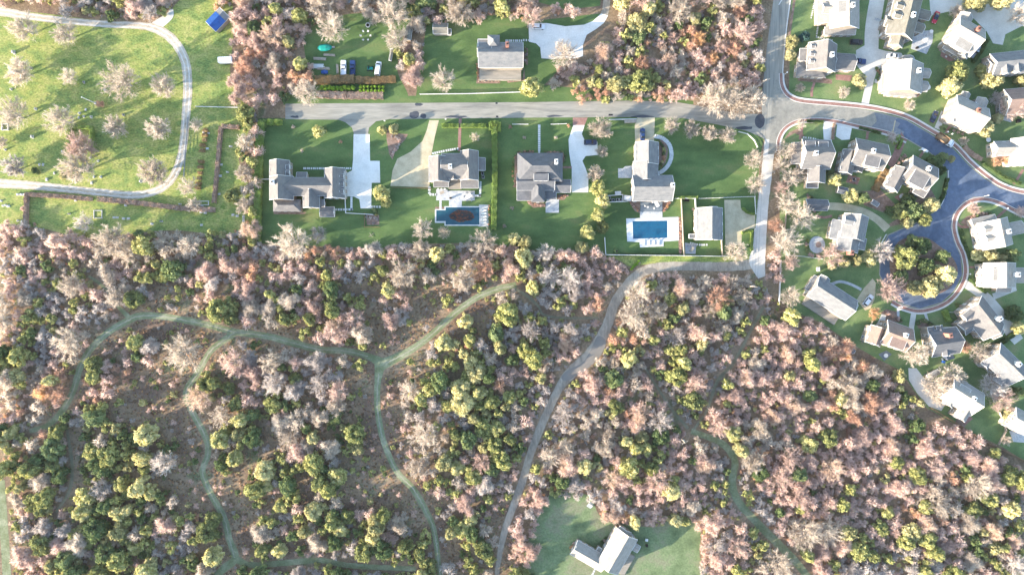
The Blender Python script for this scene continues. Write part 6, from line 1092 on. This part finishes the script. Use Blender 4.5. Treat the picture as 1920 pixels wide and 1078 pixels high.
bedrow([(972, 284), (1000, 284)], 6, 2.6, [GD, RU], 'small shrub in the upper left bed of the hipped house', 'upper left bed of the hipped house')
bedrow([(1024, 284), (1056, 286), (1059, 300)], 7, 2.6, [GD, RU], 'small shrub in the upper right bed of the hipped house', 'upper right bed of the hipped house')
bedrow([(992, 380), (1020, 386)], 6, 3.2, [RU, PK], 'russet shrub in the curved bed below the hipped house', 'lower bed of the hipped house')
bedrow([(1046, 371), (1064, 366)], 4, 3.2, [RU, PK], 'russet shrub beside the patio of the hipped house', 'patio bed of the hipped house')
bedrow([(1236, 266), (1244, 280), (1244, 300), (1237, 314)], 11, 4.0, [GD, RU, GO], 'shrub in the half round bed inside the stepping stone arc', 'half round bed')
bedrow([(1182, 380), (1196, 394)], 5, 3.2, [RU, PK], 'russet shrub in the bed left of the dark deck', 'left deck bed')
bedrow([(1245, 394), (1256, 379)], 5, 3.4, [RU], 'orange shrub in the bed right of the dark deck', 'right deck bed')
bedrow([(1275, 410), (1276, 440), (1276, 472)], 10, 2.8, [RU, PK], 'russet shrub in the narrow bed right of the blue pool', 'narrow bed by the blue pool')
bedrow([(1299, 392), (1300, 415), (1300, 436)], 6, 2.8, [GD, PK], 'small shrub along the left wall of the pool house', 'left bed of the pool house')
bedrow([(917, 386), (918, 405), (917, 422)], 7, 2.6, [RU, GD], 'small shrub between the loungers and the long hedge', 'shrubs behind the loungers')
bedrow([(736, 256), (750, 262), (744, 276), (736, 290)], 10, 4.2, [PK, ('fuzz', 't_grey')], 'greyish twiggy shrub on the mulch island by the road', 'twiggy shrubs of the mulch island')
bedrow([(688, 406), (708, 410), (700, 420)], 6, 3.6, [('fuzz', 't_grey')], 'grey shrub in the small fenced plot on the back lawn', 'shrubs of the small fenced plot')
bedrow([(541, 312), (542, 328)], 4, 3.4, [GD], 'dark shrub at the right wall of the upper left wing', 'wing shrubs of the long house')
bedrow([(700, 392), (706, 402)], 3, 5, [GO, GD], 'green shrub below the end of the white driveway', 'shrubs at the driveway end')
bedrow([(984, 90), (988, 104), (984, 120)], 6, 3.4, [('fuzz', 't_grey'), GD], 'dark twiggy shrub at the right wall of the old shingled house', 'right wall shrubs of the old house')
bedrow([(895, 120), (895, 146)], 6, 2.6, [RU], 'russet shrub along the left side of the deep deck', 'left shrubs of the deep deck')
bedrow([(1076, 1018), (1080, 1028), (1072, 1026)], 5, 5, [RU, PK], 'reddish shrub at the left end of the low farmhouse wing', 'shrubs of the farmhouse wing')
bedrow([(1136, 1008), (1128, 1016)], 3, 4, [PK, GD], 'brown shrub in the inner corner of the farmhouse', 'inner corner shrubs of the farmhouse')
for x, y, l in ((549, 238, 'tiny pale shrub on the upper lawn of the long house, left'), (566, 283, 'tiny pale shrub standing in mulch on the lawn of the long house'), (638, 266, 'tiny reddish shrub on the lawn beside the white driveway'), (983, 258, 'small grey shrub left of the stepping stones before the hipped house'), (1042, 258, 'small grey shrub right of the stepping stones before the hipped house'), (960, 390, 'small pale shrub on the lawn left of the hipped house'), (946, 424, 'small pinkish shrub on the lawn near the long hedge'), (957, 238, 'reddish bush at the left end of the white fence pair'), (1066, 236, 'reddish bush at the right end of the white fence pair')):
    plant('shrub', 'fuzz', 't_rust' if 'red' in l else 't_pale', x, y, 4.5, l, 'shrub', zf=.8)
# ================================================================= THE WOOD
from mathutils import noise
GRID = {400: "ps         b", 440: "psbbppmppssbbpoobbmbmsbbmmbbb       bb", 480: "sssmpbmgsmbosbommmpmspbmbmmbss      b ", 520: "psmpmpm..b.bs.bm..b...mgmbmbspbbpbps",
 560: "pmbmms....mmmmbbm.b..g.gmbmb.ppmbpms.b", 600: "smsp.......  .mpm......gmsm bbmmppsbbbb", 640: "gsss..m.p..m.pppm...ggmgmss smbmbsbmbbbb", 680: "gsb bo...m.ppmbp....ggmbs  bmpbmbmbbbbbbb ",
 720: "sbb b....mgbmm.p...mmggmm sbbbmsmsbbbbbmbbm", 760: "bs mg..... m.ppm...ppmgmm ppmbmmsbbbbbbbbbm ", 800: "mbm.mgg.. mm.pm.m.  pmmgms ppmmbmmmpbbbbbbbbbb", 840: "mmm.gggm. m..mgm.. pmmmmsppmbmmbm pbbbbbbbbbbbb",
 880: "mmm.ggg.. ..mm.g... mpms mmmbbmmbs bbbbbbbbbbmbb", 920: "mmmgggmm.. ..m.m... .mms b  bbbbmsb bbbbbbbbmbmm", 960: "mbmmgmmmmm .msmmmmm. mm bb  bbbg bb bpbbbbbbbmmm", 1000: " bbmmmmssm .m.mmmmmm. m b       bbb pbbbmbmbbmmm",
 1040: " bmmmmmsbp mmmsmmmmmm m b        bbpp bmmmmmbmmm", 1080: " bmmmbmmbm mbmmmmmmmm m b        bbbb bmmmbmmmmm",
 0: "   bsmms  bbbmp  ppmbpmmb b  mmbpbmbm", 40: "           bbbm     b        mbmbmbbm", 80: "           bbb    mb        bmbbbbbmm", 120: "           bbbb    b     mbmmmbbbbbbg", 160: "           bbm             oooobbobb",
 200: "           b", 240: "           b", 280: "           b", 320: "           m", 360: "           m", -40: "bbmmmmbb  bbbbbbpbbmbbbmbb  bmbmbbbm"}
LAWNS = [[(484, 222), (1424, 218), (1432, 262), (1424, 300), (1416, 488), (1165, 492), (1130, 484), (1120, 472), (1010, 470), (900, 455), (740, 460), (715, 466), (600, 462), (484, 456)],
         [(-120, 40), (320, 40), (440, 10), (432, 140), (448, 195), (460, 215), (448, 300), (452, 360), (462, 428), (440, 432), (330, 424), (230, 432), (160, 440), (55, 418), (-120, 418)],
         [(575, 50), (640, 30), (745, 40), (745, 200), (540, 200), (535, 175), (585, 150)], [(800, 45), (985, 35), (1130, 20), (1135, 45), (1095, 85), (1090, 115), (1050, 130), (1015, 178), (780, 182), (795, 110)], [(500, 190), (1440, 190), (1440, 225), (500, 226)],
         [(1010, -25), (1130, -25), (1125, 12), (1010, 8)], [(1428, -30), (1500, -30), (1475, 300), (1452, 420), (1440, 505), (1416, 500), (1428, 260)],
         [(1462, 250), (1500, 240), (1960, 300), (1960, 890), (1880, 848), (1800, 805), (1735, 772), (1700, 735), (1680, 690), (1635, 678), (1590, 646), (1540, 610), (1490, 590), (1462, 575)],
         [(1002, 970), (1030, 928), (1105, 930), (1130, 968), (1190, 980), (1250, 985), (1300, 975), (1320, 1010), (1318, 1120), (1000, 1120)], [(640, 20), (665, 20), (665, -5), (640, -5)]]
def in_poly(x, y, p):
    c = False; j = len(p)-1
    for i in range(len(p)):
        if (p[i][1] > y) != (p[j][1] > y) and x < (p[j][0]-p[i][0])*(y-p[i][1])/(p[j][1]-p[i][1])+p[i][0]: c = not c
        j = i
    return c
RX = np.concatenate([q[0] for q in RIB]); RW = np.concatenate([q[1] for q in RIB])
SOLO = np.array(TREES); NEW = []; CELL = {}
RC = {}
for a_, b_, c_ in zip(RX[:, 0], RX[:, 1], RW):
    for i in (-1, 0, 1):
        for j in (-1, 0, 1): RC.setdefault((int(a_//40)+i, int(b_//40)+j), []).append((a_, b_, c_))
def near(x, y): return min((math.hypot(a-x, b-y)-q for a, b, q in RC.get((int(x//40), int(y//40)), ())), default=99)
def free(x, y, r, ch_, gap=.62):
    if any(in_poly(x, y, p) for p in LAWNS): return False
    if near(x, y) < r*(.6 if ch_ != '.' else .9)+1: return False
    if (np.hypot(SOLO[:, 0]-x, SOLO[:, 1]-y) < (SOLO[:, 2]+r)*.7).any(): return False
    cx, cy = int(x//40), int(y//40)
    for i in (-1, 0, 1):
        for j in (-1, 0, 1):
            for a, b, q in CELL.get((cx+i, cy+j), ()):
                if math.hypot(a-x, b-y) < (r+q)*gap: return False
    return True
SPEC = {'b': (9, 11, 22, .86, 'ppppgpwgr'), 'p': (6, 14, 25, .95, 'wwwpg'), 'g': (8, 12, 25, .10, 'gw'), 'm': (9, 11, 23, .50, 'wwpgg'), 's': (9, 8, 14, .75, 'ggwp'), 'o': (9, 8, 15, .9, 'rrpw'), '.': (1, 5, 9, .5, 'gp')}
CW = {'p': 't_pink', 'g': 't_grey', 'r': 't_rust', 'w': 't_pale'}
for y0 in sorted(GRID):
    if y0 >= 480: GRID[y0] = ''.join(q if q != ' ' else '.' if i < 24 else 's' if i < 31 or (y0 > 560 and i < 36) else ' ' for i, q in enumerate(GRID[y0]))
    for c, ch in enumerate(GRID[y0]):
        if ch == ' ': continue
        n, r0, r1, pb, cs = SPEC[ch]
        for _ in range(n*4):
            x, y = c*40+rng.uniform(-3, 43), y0+rng.uniform(-3, 43); r = rng.uniform(r0, r1) if _ < n*2 else rng.uniform(r0*.7, r0*1.25)
            if ch == '.' and _ > 3: break
            if not free(x, y, r, ch): continue
            bare = rng.random() < pb*(.62 if x < 960 and y > 680 and ch in 'gm' else 1)
            fld = noise.noise(Vector((x/110, y/110, 3.1)))*.9+.5+rng.uniform(-.16, .16); cs2 = sorted(cs if not (ch == 'b' and x > 1380 and y > 600) else 'pppppprw'); ci = min(len(cs2)-1, max(0, int(fld*len(cs2))))
            col = CW[cs2[ci]] if bare else rng.choice(['l_olive']*7+['l_dark']*2+['l_yel'] if x > 700 or y < 700 else ['l_olive']*6+['l_dark']*3+['l_yel'])
            NEW.append((x, y, r, 'bare' if bare else 'ev', col, ch)); CELL.setdefault((int(x//40), int(y//40)), []).append((x, y, r))
def zone(x, y):
    if y < 230: return ('in the thicket between cemetery and farmyard' if 400 < x < 590 else 'in the belt along the top edge above the cemetery' if x <= 400 else 'among the trees round the old shingled house' if x < 1020 else 'in the woodland block above the straight road')
    if y < 430 and x < 500: return 'between the narrow hedged lawn and the tall hedge'
    if x > 1460 and y < 650: return 'on the lane side of the village'
    tx = 1300+75*max(0, min(1, (y-810)/120)) if y < 930 else 1375+(y-930)
    if x > 1300 and y > 560 and (y < 810 and x > 1432-(y-575)*.56 or y >= 810 and x > tx): return 'in the wide wood right of the right hand trail'
    lx = 1140 if y < 600 else 1140-(y-600)*.62
    if x > lx and y > 480: return 'between the dirt lane and the right hand trail'
    if y < 640 and x > 240 and y < 690-(x-715)*.5: return 'in the belt between the lawns and the looping trail'
    if x > 705: return 'in the grove between middle trail and dirt lane'
    if x > 385: return 'in the wood between the two forked trails'
    if x > 130 and y > 600 and y < 780: return 'in the heath inside the looping trail'
    return 'in the shaded wood at the far left'
CNAME = {'t_pale': 'pale', 't_pink': 'pinkish', 't_grey': 'grey', 't_rust': 'russet', 'l_olive': 'olive green', 'l_dark': 'dark green', 'l_yel': 'yellow green', 'l_blue': 'blue green'}
count = {'bare_tree': sum(1 for o in COL.objects if o.name.startswith('bare_tree')), 'evergreen_tree': sum(1 for o in COL.objects if o.name.startswith('evergreen_tree')), 'shrub': sum(1 for o in COL.objects if o.name.startswith('shrub'))}
NEW.sort(key=lambda q: -q[2]); rest = 0
for x, y, r, k, col, ch in NEW:
    vis = -10 < x < 1930 and -10 < y < 1088
    nm = ('bare_tree' if k == 'bare' else 'evergreen_tree') if r > 8.5 else 'shrub'
    if not vis or count[nm] >= 300:
        stuff_add(('bare_thicket' if k == 'bare' else 'evergreen_thicket', col), 'fuzz' if k == 'bare' else 'green', x, y, r*1.05, rng.uniform(.9, 1.25)); rest += 1; continue
    count[nm] += 1; z = zone(x, y)
    if nm == 'shrub': lab = ('%s leafless shrub %s' if k == 'bare' else '%s leafy shrub %s') % (CNAME[col], z); cat = 'shrub'
    else:
        sz = 'large' if r > 18 else 'mid-sized' if r > 14.5 else 'small'
        lab = ('%s %s bare tree %s' if k == 'bare' else '%s %s evergreen tree %s') % (sz, CNAME[col], z); cat = 'tree'
    plant(nm, ('fan' if r > 13.5 and rng.random() < .3 else 'fuzz') if k == 'bare' else 'green', col, x, y, r*1.08, lab, cat, lab+' (group)' if False else lab, zf=rng.uniform(.85, 1.2)*(1.5 if 430 < y < 500 else 1), sq=rng.uniform(.8, 1.1))
# undergrowth between the crowns, low scrub of the open heath
UND = 0
for y0 in sorted(GRID):
    for c, ch in enumerate(GRID[y0]):
        if ch == ' ': continue
        for _ in range(14 if ch != '.' else 64):
            x, y = c*40+rng.uniform(0, 40), y0+rng.uniform(0, 40); r = rng.uniform(3, 6.5) if ch != '.' else rng.uniform(1.0, 2.4)
            if near(x, y) < r*.9 or any(in_poly(x, y, p) for p in LAWNS): continue
            gcol = rng.random() < {'g': .6, 'm': .45, 'b': .22, '.': .1}.get(ch, .2)
            stuff_add(('undergrowth', 'l_olive' if gcol else rng.choice(['t_grey', 't_pink', 't_rust'] if ch != '.' else ['heath', 'heath', 'heath', 't_rust'])), 'green' if gcol else 'fuzz', x, y, r, rng.uniform(.5, .9)); UND += 1
by = {}
for (nm, col), L in STUFF.items(): by.setdefault(nm, []).append((col, np.concatenate(L)))
for nm, L in by.items():
    V = np.concatenate([q[1] for q in L]); me = tri_mesh(nm, V, M[L[0][0]]); k = 0; mi = np.zeros(len(V), dtype=np.int32)
    for i, (c, q) in enumerate(L):
        if i: me.materials.append(M[c])
        mi[k:k+len(q)] = i; k += len(q)
    me.polygons.foreach_set('material_index', mi)
    o = bpy.data.objects.new(nm, me); COL.objects.link(o); o['kind'] = 'stuff'
    tag(o, {'bare_thicket': 'leafless brushy thicket of small pinkish and grey trees filling the wood', 'evergreen_thicket': 'small leafy trees and bushes filling the gaps of the wood', 'undergrowth': 'low brown and green scrub between the trees and over the open heath'}[nm], 'thicket' if 'thicket' in nm else 'undergrowth')
print('TREES', count, 'rest', rest, 'und', UND, 'objs', len(bpy.data.objects))
# ================================================================= HAZE: an even, thin veil added over the place to lift its shadows
hz = MB().box((0, 0, 132), (6200, 6200, 266)); hm = bpy.data.materials.new('added_haze'); hm.use_nodes = True; ht = hm.node_tree
for n in list(ht.nodes):
    if n.type == 'BSDF_PRINCIPLED': ht.nodes.remove(n)
pv = ht.nodes.new('ShaderNodeVolumePrincipled'); pv.inputs['Color'].default_value = (.93, .95, 1, 1); pv.inputs['Density'].default_value = .00003; pv.inputs['Anisotropy'].default_value = .1
ht.links.new(pv.outputs[0], [n for n in ht.nodes if n.type == 'OUTPUT_MATERIAL'][0].inputs['Volume'])
ho = hz.build('added_haze', hm); ho['kind'] = 'stuff'; tag(ho, 'thin pale veil added to lift the shadows over the whole place', 'added_haze')
